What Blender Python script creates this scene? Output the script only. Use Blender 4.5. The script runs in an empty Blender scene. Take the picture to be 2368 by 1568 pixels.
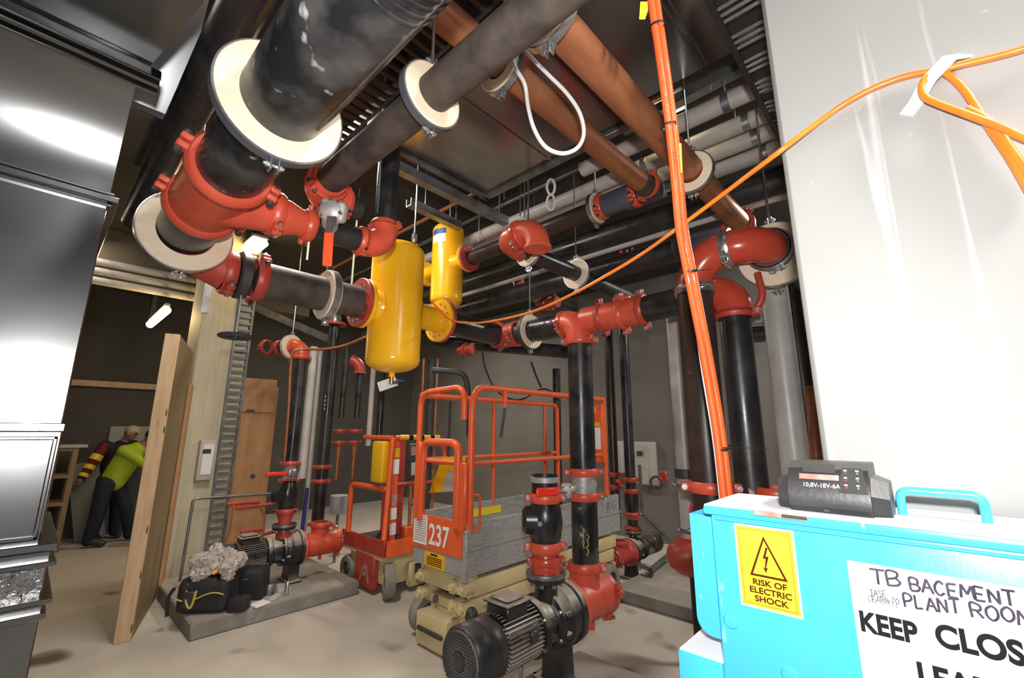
import bpy, bmesh, math, random
from mathutils import Vector as V, Matrix as M
random.seed(7)
C = bpy.context.scene.collection
R = math.radians
# ---------------------------------------------------------------- camera model
FPX, YAW, PIT, ROL, CH = 1016.0, R(42.95), R(11.8), R(0.22), 1.7
CAM = V((0, 0, CH))
_f = V((math.cos(YAW)*math.cos(PIT), math.sin(YAW)*math.cos(PIT), math.sin(PIT)))
_r = V((math.sin(YAW), -math.cos(YAW), 0)); _u = _r.cross(_f)
_r, _u = _r*math.cos(ROL)+_u*math.sin(ROL), -_r*math.sin(ROL)+_u*math.cos(ROL)
def ray(x, y): return _f+_r*((x-1184)/FPX)-_u*((y-784)/FPX)
def P(x, y, d): return CAM+ray(x, y)*d
def _on(x, y, a, v):
    w = ray(x, y); return CAM+w*((v-CAM[a])/w[a])
def PX(x, y, v): return _on(x, y, 0, v)
def PY(x, y, v): return _on(x, y, 1, v)
def PZ(x, y, v): return _on(x, y, 2, v)
cd = bpy.data.cameras.new('camera'); cam = bpy.data.objects.new('camera', cd); C.objects.link(cam)
cd.sensor_width = 36; cd.sensor_fit = 'HORIZONTAL'; cd.lens = 36*FPX/2368; cd.clip_start = .05
mm = M((_r, _u, -_f)).transposed().to_4x4(); mm.translation = CAM; cam.matrix_world = mm
bpy.context.scene.camera = cam
X, Y, Z = V((1, 0, 0)), V((0, 1, 0)), V((0, 0, 1))
# ---------------------------------------------------------------- materials
def mk(name, c1, c2=None, scale=6, rough=.5, metal=0, bump=0, bscale=None, thr=(.35, .65), rvar=0, dust=None,
       emit=None, stretch=(1, 1, 1), spots=None, coat=0, aniso=0, detail=4, spec=.5):
    m = bpy.data.materials.new(name); m.use_nodes = True
    nt = m.node_tree; N = nt.nodes; L = nt.links; b = N['Principled BSDF']
    b.inputs['Base Color'].default_value = (*c1, 1); b.inputs['Roughness'].default_value = rough
    b.inputs['Metallic'].default_value = metal; b.inputs['Coat Weight'].default_value = coat
    b.inputs['Specular IOR Level'].default_value = spec
    if aniso: b.inputs['Anisotropic'].default_value = aniso
    if emit:
        b.inputs['Emission Color'].default_value = (*emit[0], 1); b.inputs['Emission Strength'].default_value = emit[1]
    tc = N.new('ShaderNodeTexCoord'); mp = N.new('ShaderNodeMapping'); mp.inputs['Scale'].default_value = stretch
    L.new(tc.outputs['Object'], mp.inputs['Vector'])
    def noise(s, d=detail):
        n = N.new('ShaderNodeTexNoise'); n.inputs['Scale'].default_value = s; n.inputs['Detail'].default_value = d
        L.new(mp.outputs['Vector'], n.inputs['Vector']); return n
    def ramp(src, a, c):
        r = N.new('ShaderNodeMapRange'); r.inputs['From Min'].default_value = a; r.inputs['From Max'].default_value = c
        L.new(src, r.inputs['Value']); return r.outputs['Result']
    def mix(f, A, B):
        x = N.new('ShaderNodeMix'); x.data_type = 'RGBA'
        if f is not None: L.new(f, x.inputs['Factor'])
        for s, q in ((A, 'A'), (B, 'B')):
            k = [i for i in x.inputs if i.name == q and i.type == 'RGBA'][0]
            if isinstance(s, tuple): k.default_value = (*s, 1)
            else: L.new(s, k)
        return [o for o in x.outputs if o.type == 'RGBA'][0]
    col = c1
    if c2:
        n = noise(scale); f = ramp(n.outputs['Fac'], *thr); col = mix(f, c1, c2)
        if rvar:
            rr = N.new('ShaderNodeMapRange'); rr.inputs['To Min'].default_value = rough; rr.inputs['To Max'].default_value = rough+rvar
            L.new(f, rr.inputs['Value']); L.new(rr.outputs['Result'], b.inputs['Roughness'])
    if spots:   # (colour, scale, lo, hi)
        n = noise(spots[1], 2); col = mix(ramp(n.outputs['Fac'], spots[2], spots[3]), col, spots[0])
    if dust:    # settled dust lying on the upward faces
        g = N.new('ShaderNodeNewGeometry'); s = N.new('ShaderNodeSeparateXYZ'); L.new(g.outputs['Normal'], s.inputs['Vector'])
        n = noise(9); a = N.new('ShaderNodeMath'); a.operation = 'MULTIPLY_ADD'; a.inputs[1].default_value = .7; a.inputs[2].default_value = -.35
        L.new(n.outputs['Fac'], a.inputs[0]); a2 = N.new('ShaderNodeMath'); a2.operation = 'ADD'
        L.new(a.outputs[0], a2.inputs[0]); L.new(s.outputs['Z'], a2.inputs[1])
        f = ramp(a2.outputs[0], dust[1], dust[2]); col = mix(f, col, dust[0])
    if not isinstance(col, tuple): L.new(col, b.inputs['Base Color'])
    if bump:
        n = noise(bscale or scale); bp = N.new('ShaderNodeBump'); bp.inputs['Strength'].default_value = bump
        bp.inputs['Distance'].default_value = .01; L.new(n.outputs['Fac'], bp.inputs['Height']); L.new(bp.outputs['Normal'], b.inputs['Normal'])
    return m
DUST = (.42, .355, .29)
m_black = mk('black_pipe_paint', (.012, .012, .014), (.035, .033, .032), 5, .22, bump=.04, bscale=40, rvar=.2)
m_blackd = mk('scuffed_black_pipe', (.014, .014, .016), (.12, .115, .11), 4.5, .25, bump=.06, bscale=30, thr=(.45, .75), rvar=.35, spots=((.45, .45, .45), 17, .66, .76), detail=7)
m_rusty = mk('mill_scale_steel', (.035, .03, .028), (.085, .06, .048), 9, .5, bump=.08, bscale=60, stretch=(1, 1, 1), rvar=.2, spots=((.13, .065, .03), 6, .66, .8))
m_brown = mk('brown_black_pipe', (.03, .018, .015), (.05, .033, .028), 10, .33, bump=.05, bscale=60, spots=((.3, .26, .24), 30, .76, .8))
m_red = mk('orange_red_fitting_paint', (.66, .095, .048), (.56, .075, .04), 7, .36, bump=.05, bscale=45, dust=((.5, .2, .15), .75, 1.25))
m_redd = mk('dark_red_fitting_paint', (.48, .06, .038), (.38, .045, .03), 7, .4, bump=.06, bscale=45, spots=((.2, .13, .1), 22, .68, .8))
m_redg = mk('gloss_red_fitting_paint', (.52, .062, .034), (.47, .055, .03), 7, .24, bump=.02, bscale=30)
m_yel = mk('yellow_enamel', (.95, .50, .014), (.9, .46, .014), 5, .24, bump=.02, bscale=30)
m_copper = mk('copper', (.48, .19, .085), (.33, .125, .06), 4, .36, .45, bump=.03, stretch=(1, 5, 5), rvar=.12)
m_wood = mk('phenolic_block', (.80, .68, .52), (.74, .60, .43), 4, .6, stretch=(1, 1, 4))
m_zinc = mk('zinc_plated_steel', (.55, .56, .57), (.42, .43, .44), 14, .3, .9, bump=.05)
m_cast = mk('cast_silver', (.62, .62, .60), (.45, .45, .43), 16, .5, .35, bump=.15, bscale=40)
m_band = mk('dark_rubber_band', (.06, .065, .075), (.1, .1, .11), 8, .45)
m_galv = mk('galvanised_sheet', (.33, .335, .34), (.22, .225, .23), 2.2, .18, 1, bump=.03, bscale=1.6, stretch=(.4, 1, 1.2), rvar=.07, detail=5)
m_galvd = mk('dull_galvanised_steel', (.32, .33, .34), (.2, .21, .22), 8, .42, .8, bump=.05)
m_foil = mk('crinkled_foil', (.75, .75, .74), (.5, .5, .5), 8, .18, 1, bump=1, bscale=22)
m_pvc = mk('pale_grey_plastic_pipe', (.52, .48, .44), (.45, .41, .38), 5, .4)
m_pvcd = mk('dirty_grey_plastic_pipe', (.34, .325, .31), (.43, .415, .40), 5, .38, bump=.02, spots=((.16, .13, .1), 7, .6, .8))
m_slate = mk('slate_grey_pipe', (.07, .075, .10), (.09, .09, .12), 5, .45)
m_orange = mk('orange_lift_paint', (.80, .12, .03), (.72, .105, .03), 6, .38, bump=.03, bscale=40, dust=((.5, .2, .13), .8, 1.3))
m_cream = mk('cream_lift_paint', (.66, .54, .28), (.57, .47, .25), 5, .5, bump=.03, dust=((.42, .35, .27), .7, 1.2))
m_alu = mk('scratched_aluminium', (.44, .435, .43), (.33, .33, .325), 14, .45, .3, bump=.08, bscale=40, stretch=(1, 1, 4), spots=((.5, .48, .46), 18, .62, .7))
m_tyre = mk('grey_tyre', (.21, .19, .165), (.27, .245, .21), 12, .8, bump=.1)
m_dark = mk('dark_steel', (.03, .03, .032), (.05, .048, .045), 8, .5)
m_pump = mk('black_cast_iron', (.012, .012, .013), (.028, .026, .025), 12, .35, bump=.08, bscale=60, dust=(DUST, .25, .85))
m_plast = mk('black_plastic', (.016, .016, .018), (.032, .031, .031), 10, .38, bump=.04, bscale=90, dust=((.11, .1, .095), .7, 1.1))
m_blue = mk('sky_blue_enamel', (.055, .47, .88), (.07, .44, .82), 5, .28, bump=.02, bscale=60, spots=((.4, .75, .9), 14, .70, .8), stretch=(1, 3, 1))
m_bluetop = mk('dusty_blue_enamel', (.78, .81, .84), (.45, .66, .86), 7, .65, thr=(.5, .75))
m_bluep = mk('blue_handle_paint', (.06, .48, .85), rough=.3)
m_white = mk('white_sheet', (.80, .81, .82), rough=.35)
m_tag = mk('white_card', (.75, .74, .72), rough=.5)
m_cable = mk('orange_conduit', (.92, .26, .03), (.82, .17, .012), 5, .32, coat=.3)
m_cabler = mk('orange_red_conduit', (.92, .15, .035), (.86, .13, .03), 5, .28, coat=.3)
m_wcable = mk('white_cable', (.74, .74, .73), rough=.35)
m_bcable = mk('black_cable', (.015, .015, .016), rough=.5)
m_timber = mk('pine_timber', (.62, .43, .27), (.52, .34, .19), 5, .65, bump=.06, stretch=(6, 6, .6), spots=((.2, .1, .05), 5, .70, .78))
m_ply = mk('plywood', (.45, .24, .11), (.38, .195, .085), 4, .65, stretch=(5, 5, .5))
m_plyd = mk('brown_plywood_face', (.26, .18, .085), (.21, .145, .07), 4, .65, stretch=(5, 5, .5))
m_col = mk('pale_column_concrete', (.56, .50, .35), (.47, .43, .31), 3, .6, bump=.04, stretch=(9, 9, .4))
m_floor = mk('dusty_concrete_floor', (.52, .465, .40), (.44, .39, .335), 1.7, .75, bump=.08, bscale=30, spots=((.11, .075, .045), 1.3, .66, .72), detail=8)
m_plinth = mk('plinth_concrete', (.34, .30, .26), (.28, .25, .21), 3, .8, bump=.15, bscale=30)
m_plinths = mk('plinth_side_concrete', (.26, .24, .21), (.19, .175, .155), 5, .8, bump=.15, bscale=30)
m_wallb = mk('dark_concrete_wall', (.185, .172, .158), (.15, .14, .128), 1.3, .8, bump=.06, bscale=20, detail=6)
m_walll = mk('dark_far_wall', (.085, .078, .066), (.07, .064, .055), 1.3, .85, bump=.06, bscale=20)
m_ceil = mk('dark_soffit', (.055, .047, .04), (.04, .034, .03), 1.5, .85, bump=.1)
m_lamp = mk('lit_tube', (1, .8, .4), emit=((1, .70, .30), 34), rough=.4)
m_lampw = mk('lit_white_tube', (1, .9, .7), emit=((1, .86, .6), 8), rough=.4)
m_lever = mk('orange_lever_grip', (.92, .11, .03), rough=.4)
m_rlever = mk('red_lever_grip', (.85, .04, .02), rough=.4)
m_pink = mk('pink_marker', (.8, .03, .22), rough=.5)
m_ypaint = mk('yellow_marker', (.55, .45, .05), rough=.5)
m_chalk = mk('pale_marker', (.3, .3, .36), rough=.6)
m_brass = mk('brass', (.6, .42, .2), (.5, .36, .2), 12, .3, .9)
m_clear = mk('grey_metal_box', (.48, .46, .42), (.42, .4, .37), 4, .5)
m_stick = mk('yellow_sticker', (.88, .66, .035), (.84, .62, .03), 5, .4)
m_ink = mk('black_ink', (.012, .012, .013), rough=.6, spec=.15)
m_sink = mk('dark_sticker_ink', (.07, .015, .006), rough=.8, spec=.05)
m_hand = mk('purple_grey_marker', (.055, .045, .07), (.09, .08, .11), 60, .9, spec=.02)
m_handf = mk('faded_marker', (.09, .085, .085), (.3, .29, .29), 80, .9, spec=.02)
m_hivis = mk('hi_vis_cloth', (.42, .55, .02), (.36, .48, .02), 6, .8, bump=.1)
m_navy = mk('navy_cloth', (.010, .013, .024), (.015, .018, .03), 6, .85, bump=.1)
m_skin = mk('skin', (.30, .14, .09), rough=.55)
m_hair = mk('dark_hair', (.03, .018, .012), rough=.6)
m_cap = mk('cream_cap', (.5, .4, .27), rough=.7)
m_redcl = mk('dark_red_cloth', (.16, .01, .012), rough=.8)
m_refl = mk('yellow_reflective_tape', (.95, .75, .05), rough=.3)
m_bag = mk('white_plastic_bag', (.5, .43, .39), (.42, .36, .32), 9, .45, bump=.3)
m_bagb = mk('black_bag_cloth', (.012, .012, .014), (.022, .022, .024), 10, .7, bump=.2)
m_btape = mk('dark_blue_paint', (.012, .02, .13), rough=.5)
m_bluel = mk('blue_label', (.03, .09, .35), rough=.5)
m_ylw = mk('yellow_plastic', (.8, .45, .01), rough=.4)
m_grn = mk('green_paint', (.06, .17, .03), rough=.6)
m_led = mk('green_legend', (.1, .5, .12), rough=.4)
m_rled = mk('red_legend', (.6, .06, .05), rough=.4)
m_dlab = mk('pale_red_label', (.52, .16, .12), (.4, .3, .28), 30, .5)
m_mesh = mk('grille_mesh', (.10, .095, .09), (.16, .15, .14), 40, .6)

def streak_wall():
    m = mk('pale_formed_concrete', (.355, .358, .348), (.325, .327, .318), 2.2, .6, bump=.02, bscale=25, detail=6)
    nt = m.node_tree; N = nt.nodes; L = nt.links; b = N['Principled BSDF']
    src = b.inputs['Base Color'].links[0].from_socket
    tc = N.new('ShaderNodeTexCoord')
    def lay(scale, st, lo, hi, col, src, det=3):
        mp = N.new('ShaderNodeMapping'); mp.inputs['Scale'].default_value = st; L.new(tc.outputs['Object'], mp.inputs['Vector'])
        n = N.new('ShaderNodeTexNoise'); n.inputs['Scale'].default_value = scale; n.inputs['Detail'].default_value = det
        n.inputs['Distortion'].default_value = .6; L.new(mp.outputs['Vector'], n.inputs['Vector'])
        r = N.new('ShaderNodeMapRange'); r.inputs['From Min'].default_value = lo; r.inputs['From Max'].default_value = hi; L.new(n.outputs['Fac'], r.inputs['Value'])
        x = N.new('ShaderNodeMix'); x.data_type = 'RGBA'; L.new(r.outputs['Result'], x.inputs['Factor'])
        ia = [i for i in x.inputs if i.type == 'RGBA']; L.new(src, ia[0]); ia[1].default_value = (*col, 1)
        return [o for o in x.outputs if o.type == 'RGBA'][0]
    s = lay(20, (1, 1, .035), .60, .67, (.47, .47, .465), src)
    s = lay(30, (1, 1, 1), .76, .78, (.42, .40, .37), s, 1)
    L.new(s, b.inputs['Base Color']); return m
m_wallr = streak_wall()

def ribbed(m, axis_scale, strength=.5):
    nt = m.node_tree; N = nt.nodes; L = nt.links
    tc = N.new('ShaderNodeTexCoord'); w = N.new('ShaderNodeTexWave'); w.bands_direction = 'Z'; w.inputs['Scale'].default_value = axis_scale
    L.new(tc.outputs['Object'], w.inputs['Vector']); bp = N.new('ShaderNodeBump'); bp.inputs['Strength'].default_value = strength; bp.inputs['Distance'].default_value = .004
    L.new(w.outputs['Fac'], bp.inputs['Height']); L.new(bp.outputs['Normal'], N['Principled BSDF'].inputs['Normal']); return m
ribbed(m_cabler, 40, .35)
# ---------------------------------------------------------------- mesh builder
def fr(ax):
    w = V(ax).normalized(); u = w.orthogonal().normalized()
    if abs(w.z) < .95: u = Z.cross(w).normalized()
    return u, w.cross(u), w
def fillet(pts, rad, n=6):
    pts = [V(p) for p in pts]; out = [pts[0]]
    for i in range(1, len(pts)-1):
        a, b, c = pts[i-1], pts[i], pts[i+1]; d1 = (a-b); d2 = (c-b)
        t = min(rad, d1.length*.49, d2.length*.49); p, q = b+d1.normalized()*t, b+d2.normalized()*t
        for k in range(n+1):
            s = k/n; out.append(p*(1-s)**2+b*2*s*(1-s)+q*s*s)
    out.append(pts[-1]); return out
def arc90(p, d1, d2, Rr, n=10):   # start at p heading d1, turning to d2
    c = p+d2*Rr
    return [c-d2*(Rr*math.cos(math.pi/2*k/n))+d1*(Rr*math.sin(math.pi/2*k/n)) for k in range(n+1)]
def cr(pts, n=8):
    pts = [V(p) for p in pts]; q = [pts[0]*2-pts[1]]+pts+[pts[-1]*2-pts[-2]]; out = []
    for i in range(1, len(q)-2):
        for k in range(n):
            t = k/n; a, b, c, d = q[i-1], q[i], q[i+1], q[i+2]
            out.append(.5*((2*b)+(c-a)*t+(2*a-5*b+4*c-d)*t*t+(3*b-a-3*c+d)*t**3))
    out.append(pts[-1]); return out
class MB:
    def __init__(s): s.bm = bmesh.new()
    def tube(s, pts, r, seg=16, cap=True, closed=False, flat=None):
        pts = [V(p) for p in pts]; n = len(pts); rr = r if isinstance(r, (list, tuple)) else [r]*n
        rings = []; u = None
        for i, p in enumerate(pts):
            if closed: t = pts[(i+1) % n]-pts[i-1]
            else: t = pts[min(i+1, n-1)]-pts[max(i-1, 0)]
            t.normalize()
            if u is None: u = fr(t)[0]
            else: u = (u-t*u.dot(t)).normalized()
            v = t.cross(u)
            rings.append([s.bm.verts.new(p+(u*math.cos(2*math.pi*k/seg)+v*math.sin(2*math.pi*k/seg)*(flat or 1))*rr[i]) for k in range(seg)])
        m = n if closed else n-1
        for i in range(m):
            A, B = rings[i], rings[(i+1) % n]
            for k in range(seg): s.bm.faces.new((A[k], A[(k+1) % seg], B[(k+1) % seg], B[k]))
        if cap and not closed: s.bm.faces.new(rings[0][::-1]); s.bm.faces.new(rings[-1])
        return s
    def cyl(s, a, b, r, seg=24, r2=None): return s.tube([a, b], [r, r if r2 is None else r2], seg)
    def lathe(s, prof, o, ax, seg=32, loop=False):
        u, v, w = fr(ax); o = V(o); rings = []
        for r, h in prof:
            if r <= 1e-6: rings.append([s.bm.verts.new(o+w*h)])
            else: rings.append([s.bm.verts.new(o+w*h+(u*math.cos(2*math.pi*k/seg)+v*math.sin(2*math.pi*k/seg))*r) for k in range(seg)])
        m = len(rings); pr = [(i, (i+1) % m) for i in range(m if loop else m-1)]
        for i, j in pr:
            A, B = rings[i], rings[j]
            for k in range(seg):
                k2 = (k+1) % seg
                if len(A) == 1 and len(B) == 1: continue
                if len(A) == 1: s.bm.faces.new((A[0], B[k2], B[k]))
                elif len(B) == 1: s.bm.faces.new((A[k], A[k2], B[0]))
                else: s.bm.faces.new((A[k], A[k2], B[k2], B[k]))
        return s
    def ring(s, o, ax, ri, ro, t, seg=40, ch=.004):
        h = t/2; return s.lathe([(ri, -h), (ro-ch, -h), (ro, -h+ch), (ro, h-ch), (ro-ch, h), (ri, h)], o, ax, seg, True)
    def box(s, c, sz, rot=None, bev=0, seg=1):
        m = M.Translation(V(c)) @ (rot.to_4x4() if rot else M.Identity(4)) @ M.Diagonal((*sz, 1))
        g = bmesh.ops.create_cube(s.bm, size=1, matrix=m)
        if bev:
            es = {e for v in g['verts'] for e in v.link_edges}
            bmesh.ops.bevel(s.bm, geom=list(es), offset=bev, segments=seg, affect='EDGES', profile=.5)
        return s
    def bb(s, lo, hi, bev=0, seg=1):
        lo, hi = V(lo), V(hi); return s.box((lo+hi)/2, [abs(x) for x in (hi-lo)], None, bev, seg)
    def bar(s, a, b, w, h, up=Z, bev=0):
        a, b = V(a), V(b); x = (b-a).normalized(); y = V(up).cross(x)
        if y.length < 1e-4: y = Y.cross(x) if abs(x.dot(Y)) < .9 else X.cross(x)
        y.normalize(); z = x.cross(y); return s.box((a+b)/2, ((b-a).length, w, h), M((x, y, z)).transposed(), bev)
    def prism(s, pts, o, ux, uy, t):
        ux, uy, o = V(ux), V(uy), V(o); n = ux.cross(uy).normalized()
        A = [s.bm.verts.new(o+ux*a+uy*b) for a, b in pts]; B = [s.bm.verts.new(o+ux*a+uy*b+n*t) for a, b in pts]
        k = len(pts); s.bm.faces.new(A[::-1]); s.bm.faces.new(B)
        for i in range(k): s.bm.faces.new((A[i], A[(i+1) % k], B[(i+1) % k], B[i]))
        return s
    def quad(s, a, b, c, d): s.bm.faces.new([s.bm.verts.new(V(p)) for p in (a, b, c, d)]); return s
    def ball(s, c, r, sc=(1, 1, 1), seg=16):
        bmesh.ops.create_uvsphere(s.bm, u_segments=seg, v_segments=seg//2+2, radius=1, matrix=M.Translation(V(c)) @ M.Diagonal((r*sc[0], r*sc[1], r*sc[2], 1))); return s
    def hexb(s, p, ax, r, h, seg=6): p = V(p); a = V(ax).normalized(); return s.tube([p, p+a*h], r, seg)
    def build(s, name, mat, parent=None, label=None, cat=None, group=None, kind=None, ang=40, remesh=0):
        bmesh.ops.recalc_face_normals(s.bm, faces=s.bm.faces)
        off = wloc(parent) if parent else None
        if off is None:
            vs = [v.co for v in s.bm.verts]; lo = [min(v[i] for v in vs) for i in range(3)]; hi = [max(v[i] for v in vs) for i in range(3)]
            off = V(((lo[0]+hi[0])/2, (lo[1]+hi[1])/2, lo[2]))
        for v in s.bm.verts: v.co -= off
        me = bpy.data.meshes.new(name); s.bm.to_mesh(me); s.bm.free()
        o = bpy.data.objects.new(name, me)
        if remesh:
            C.objects.link(o); q = o.modifiers.new('r', 'REMESH'); q.mode = 'VOXEL'; q.voxel_size = remesh
            q = o.modifiers.new('s', 'SMOOTH'); q.factor = .5; q.iterations = 4
            me = bpy.data.meshes.new_from_object(o.evaluated_get(bpy.context.evaluated_depsgraph_get()))
            bpy.data.objects.remove(o); o = bpy.data.objects.new(name, me)
        me.polygons.foreach_set('use_smooth', [True]*len(me.polygons)); me.set_sharp_from_angle(angle=R(ang))
        me.materials.clear(); me.materials.append(mat)
        C.objects.link(o)
        if parent: o.parent = parent
        else: o.location = off
        return tag(o, label, cat, group, kind)
def wloc(o):
    p = V((0, 0, 0))
    while o: p += o.location; o = o.parent
    return p
def tag(o, label=None, cat=None, group=None, kind=None):
    for k, v in (('label', label), ('category', cat), ('group', group), ('kind', kind)):
        if v: o[k] = v
    return o
def thing(name, label, cat, loc, group=None):
    o = bpy.data.objects.new(name, None); o.empty_display_size = .05; o.location = V(loc); C.objects.link(o); return tag(o, label, cat, group)
def kids(o): return [c for c in bpy.data.objects if c.parent == o]
def copy_tree(o, parent=None):
    c = o.copy(); C.objects.link(c)
    if parent: c.parent = parent
    for k in kids(o): copy_tree(k, c)
    return c
def text(s, size, parent, o, ux, uy, mat, name='lettering', label=None, align='LEFT', bold=0, depth=.0006, sx=1):
    cu = bpy.data.curves.new('t', 'FONT'); cu.body = s; cu.size = size; cu.align_x = align; cu.offset = bold; cu.extrude = depth
    t = bpy.data.objects.new('t', cu); C.objects.link(t)
    me = bpy.data.meshes.new_from_object(t.evaluated_get(bpy.context.evaluated_depsgraph_get()))
    bpy.data.objects.remove(t); ux, uy, o = V(ux), V(uy), V(o); n = ux.cross(uy); off = wloc(parent)
    for v in me.vertices: v.co = o+ux*(v.co.x*sx)+uy*v.co.y+n*(v.co.z+depth)-off
    me.name = name; me.materials.append(mat); ob = bpy.data.objects.new(name, me); C.objects.link(ob); ob.parent = parent
    return tag(ob, label)
STR = {'T': [[(0, 1), (.75, 1)], [(.38, 1), (.36, 0)]], 'B': [[(.05, 0), (.05, 1), (.5, .95), (.58, .75), (.45, .55), (.05, .5)], [(.45, .55), (.66, .3), (.5, .05), (.05, 0)]],
 'A': [[(0, 0), (.35, 1), (.7, 0)], [(.15, .4), (.56, .4)]], 'C': [[(.6, .85), (.35, 1), (.08, .7), (.06, .3), (.3, 0), (.62, .15)]],
 'E': [[(.6, 1), (.05, 1), (.05, 0), (.6, 0)], [(.05, .5), (.5, .5)]], 'M': [[(0, 0), (.1, 1), (.4, .35), (.7, 1), (.8, 0)]], 'N': [[(.05, 0), (.05, 1), (.6, 0), (.62, 1)]],
 'P': [[(.05, 0), (.05, 1), (.5, .95), (.6, .7), (.45, .5), (.05, .48)]], 'L': [[(.05, 1), (.05, 0), (.55, .02)]], 'R': [[(.05, 0), (.05, 1), (.5, .95), (.58, .72), (.45, .52), (.05, .48)], [(.3, .5), (.65, 0)]],
 'O': [[(.35, 1), (.08, .75), (.06, .3), (.33, 0), (.62, .28), (.6, .75), (.35, 1)]], 'J': [[(.1, 1), (.6, 1)], [(.4, 1), (.4, .2), (.2, 0), (.02, .2)]],
 'S': [[(.58, .88), (.3, 1), (.08, .8), (.3, .52), (.56, .3), (.35, 0), (.03, .1)]], 'U': [[(.05, 1), (.05, .25), (.3, 0), (.55, .25), (.57, 1)]]}
def rib(mb, pp, w, n, t=.0006):   # flat marker stroke lying on a surface, one mitred ribbon
    pp = [V(p) for p in pp]; m = len(pp); cl = (pp[0]-pp[-1]).length < 1e-6; rows = []
    for i, p in enumerate(pp):
        a = pp[i-1] if i else (pp[-2] if cl else p); b = pp[i+1] if i < m-1 else (pp[1] if cl else p)
        d1 = (p-a) if (p-a).length > 1e-7 else (b-p); d2 = (b-p) if (b-p).length > 1e-7 else (p-a); d1 = d1.normalized(); d2 = d2.normalized(); d = (d1+d2)
        d = d.normalized() if d.length > 1e-4 else d1
        sd = n.cross(d)*(w/2/max(.5, d.dot(d1)))
        if not cl and i in (0, m-1): p = p+d*(w*.4)*(-1 if i == 0 else 1)
        rows.append([mb.bm.verts.new(q) for q in (p-sd, p+sd, p+sd+n*t, p-sd+n*t)])
    for i in range(m-1):
        A, B = rows[i], rows[i+1]
        for k in range(4): mb.bm.faces.new((A[k], A[(k+1) % 4], B[(k+1) % 4], B[k]))
    mb.bm.faces.new(rows[0]); mb.bm.faces.new(rows[-1][::-1])
# ---------------------------------------------------------------- pipework kit
def pipe(name, label, cat, a, b, r, mat, group=None, seg=32, bend=None, parent=None):
    pts = [V(a), V(b)] if bend is None else fillet([V(a)]+[V(p) for p in bend[0]]+[V(b)], bend[1], 8)
    return MB().tube(pts, r, seg).build(name, mat, parent, label, cat, group)
def coupling(par, c, ax, r, ear, mat=m_red, w=.055, bolt=m_zinc, name='coupling', t=.02):
    c, ax = V(c), V(ax).normalized(); ear = V(ear); ear = (ear-ax*ear.dot(ax)).normalized(); tn = ax.cross(ear); h = w/2
    mb = MB(); mb.lathe([(r, -h), (r+t*.55, -h), (r+t, -h*.45), (r+t, h*.45), (r+t*.55, h), (r, h)], c, ax, 32, True)
    k = max(.018, min(.03, r*.3))
    for s in (1, -1):
        e = c+ear*(s*(r+t*.6+k*.55))
        rot = M((ax, ear, tn)).transposed()
        for q in (1, -1): mb.box(e+tn*(q*k*.62), (w*.78, k*1.7, k*.95), rot, k*.28, 2)
    o = mb.build(name, mat, par)
    for s in (1, -1):
        e = c+ear*(s*(r+t*.6+k*.85)); b = MB(); b.hexb(e-tn*(k*1.75), tn, k*.34, k*3.5); b.hexb(e+tn*(k*1.1), tn, k*.52, k*.5); b.hexb(e-tn*(k*1.6), tn, k*.52, k*.5)
        b.build('bolt', bolt, o)
    return o
def flange(par, c, ax, ri, ro, t, mat, nb=8, name='flange', bolt=m_zinc, br=.008):
    c, ax = V(c), V(ax).normalized(); o = MB().ring(c, ax, ri, ro, t, 40).build(name, mat, par); u, v, w = fr(ax)
    for k in range(nb):
        a = 2*math.pi*(k+.5)/nb; p = c+(u*math.cos(a)+v*math.sin(a))*((ri+ro)/2+.006)
        b = MB(); b.hexb(p-w*(t/2+br*1.2), w, br, t+br*2.4); b.build('bolt', bolt, o)
    return o
def elbow(par, p, d1, d2, r, Rr, mat=m_red, lip=.008, name='elbow_body', ext=.03):
    p, d1, d2 = V(p), V(d1).normalized(), V(d2).normalized()
    pts = [p-d1*ext]+arc90(p, d1, d2, Rr, 12); e = pts[-1]; pts.append(e+d2*ext)
    o = MB().tube(pts, r, 32)
    o.ring(p-d1*(ext-.008), d1, r*.8, r+lip, .022, 32); o.ring(e+d2*(ext-.008), d2, r*.8, r+lip, .022, 32)
    return o.build(name, mat, par), e
def support(label, c, ax, ri, ro, t=.05, ztop=None, band=m_zinc, group=None, low=True, tilt=None):
    c, ax = V(c), V(ax).normalized(); up = (Z-ax*Z.dot(ax)).normalized() if abs(ax.z) < .9 else X
    root = thing('pipe_support_ring', label, 'pipe support', c-up*ro, group)
    MB().ring(c, ax, ri, ro-.006, t, 56).build('support_block', m_wood, root)
    MB().ring(c, ax, ro-.006, ro, t*.72, 56, .001).build('clamp_band', band, root)
    sd = ax.cross(up)
    for s, nm in ((1, 'clamp_lug'), (-1, 'clamp_lug')):
        if s < 0 and not low: continue
        e = c+up*(s*(ro+.018)); mb = MB()
        for q in (1, -1): mb.box(e+sd*(q*.011), (t*.6, .006, .04), M((ax, sd, up)).transposed(), .001)
        lug = mb.build(nm, m_zinc, root)
        b = MB(); b.hexb(e-sd*.03, sd, .006, .06); b.hexb(e+sd*.014, sd, .011, .009); b.hexb(e-sd*.024, sd, .011, .009); b.build('bolt', m_zinc, lug)
    if ztop: MB().cyl(c+up*(ro+.02), V((c.x, c.y, ztop)) if abs(ax.z) < .1 else c+up*(ro+.02)+Z*.3, .006, 8).build('threaded_rod', m_zinc, root)
    return root
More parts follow.
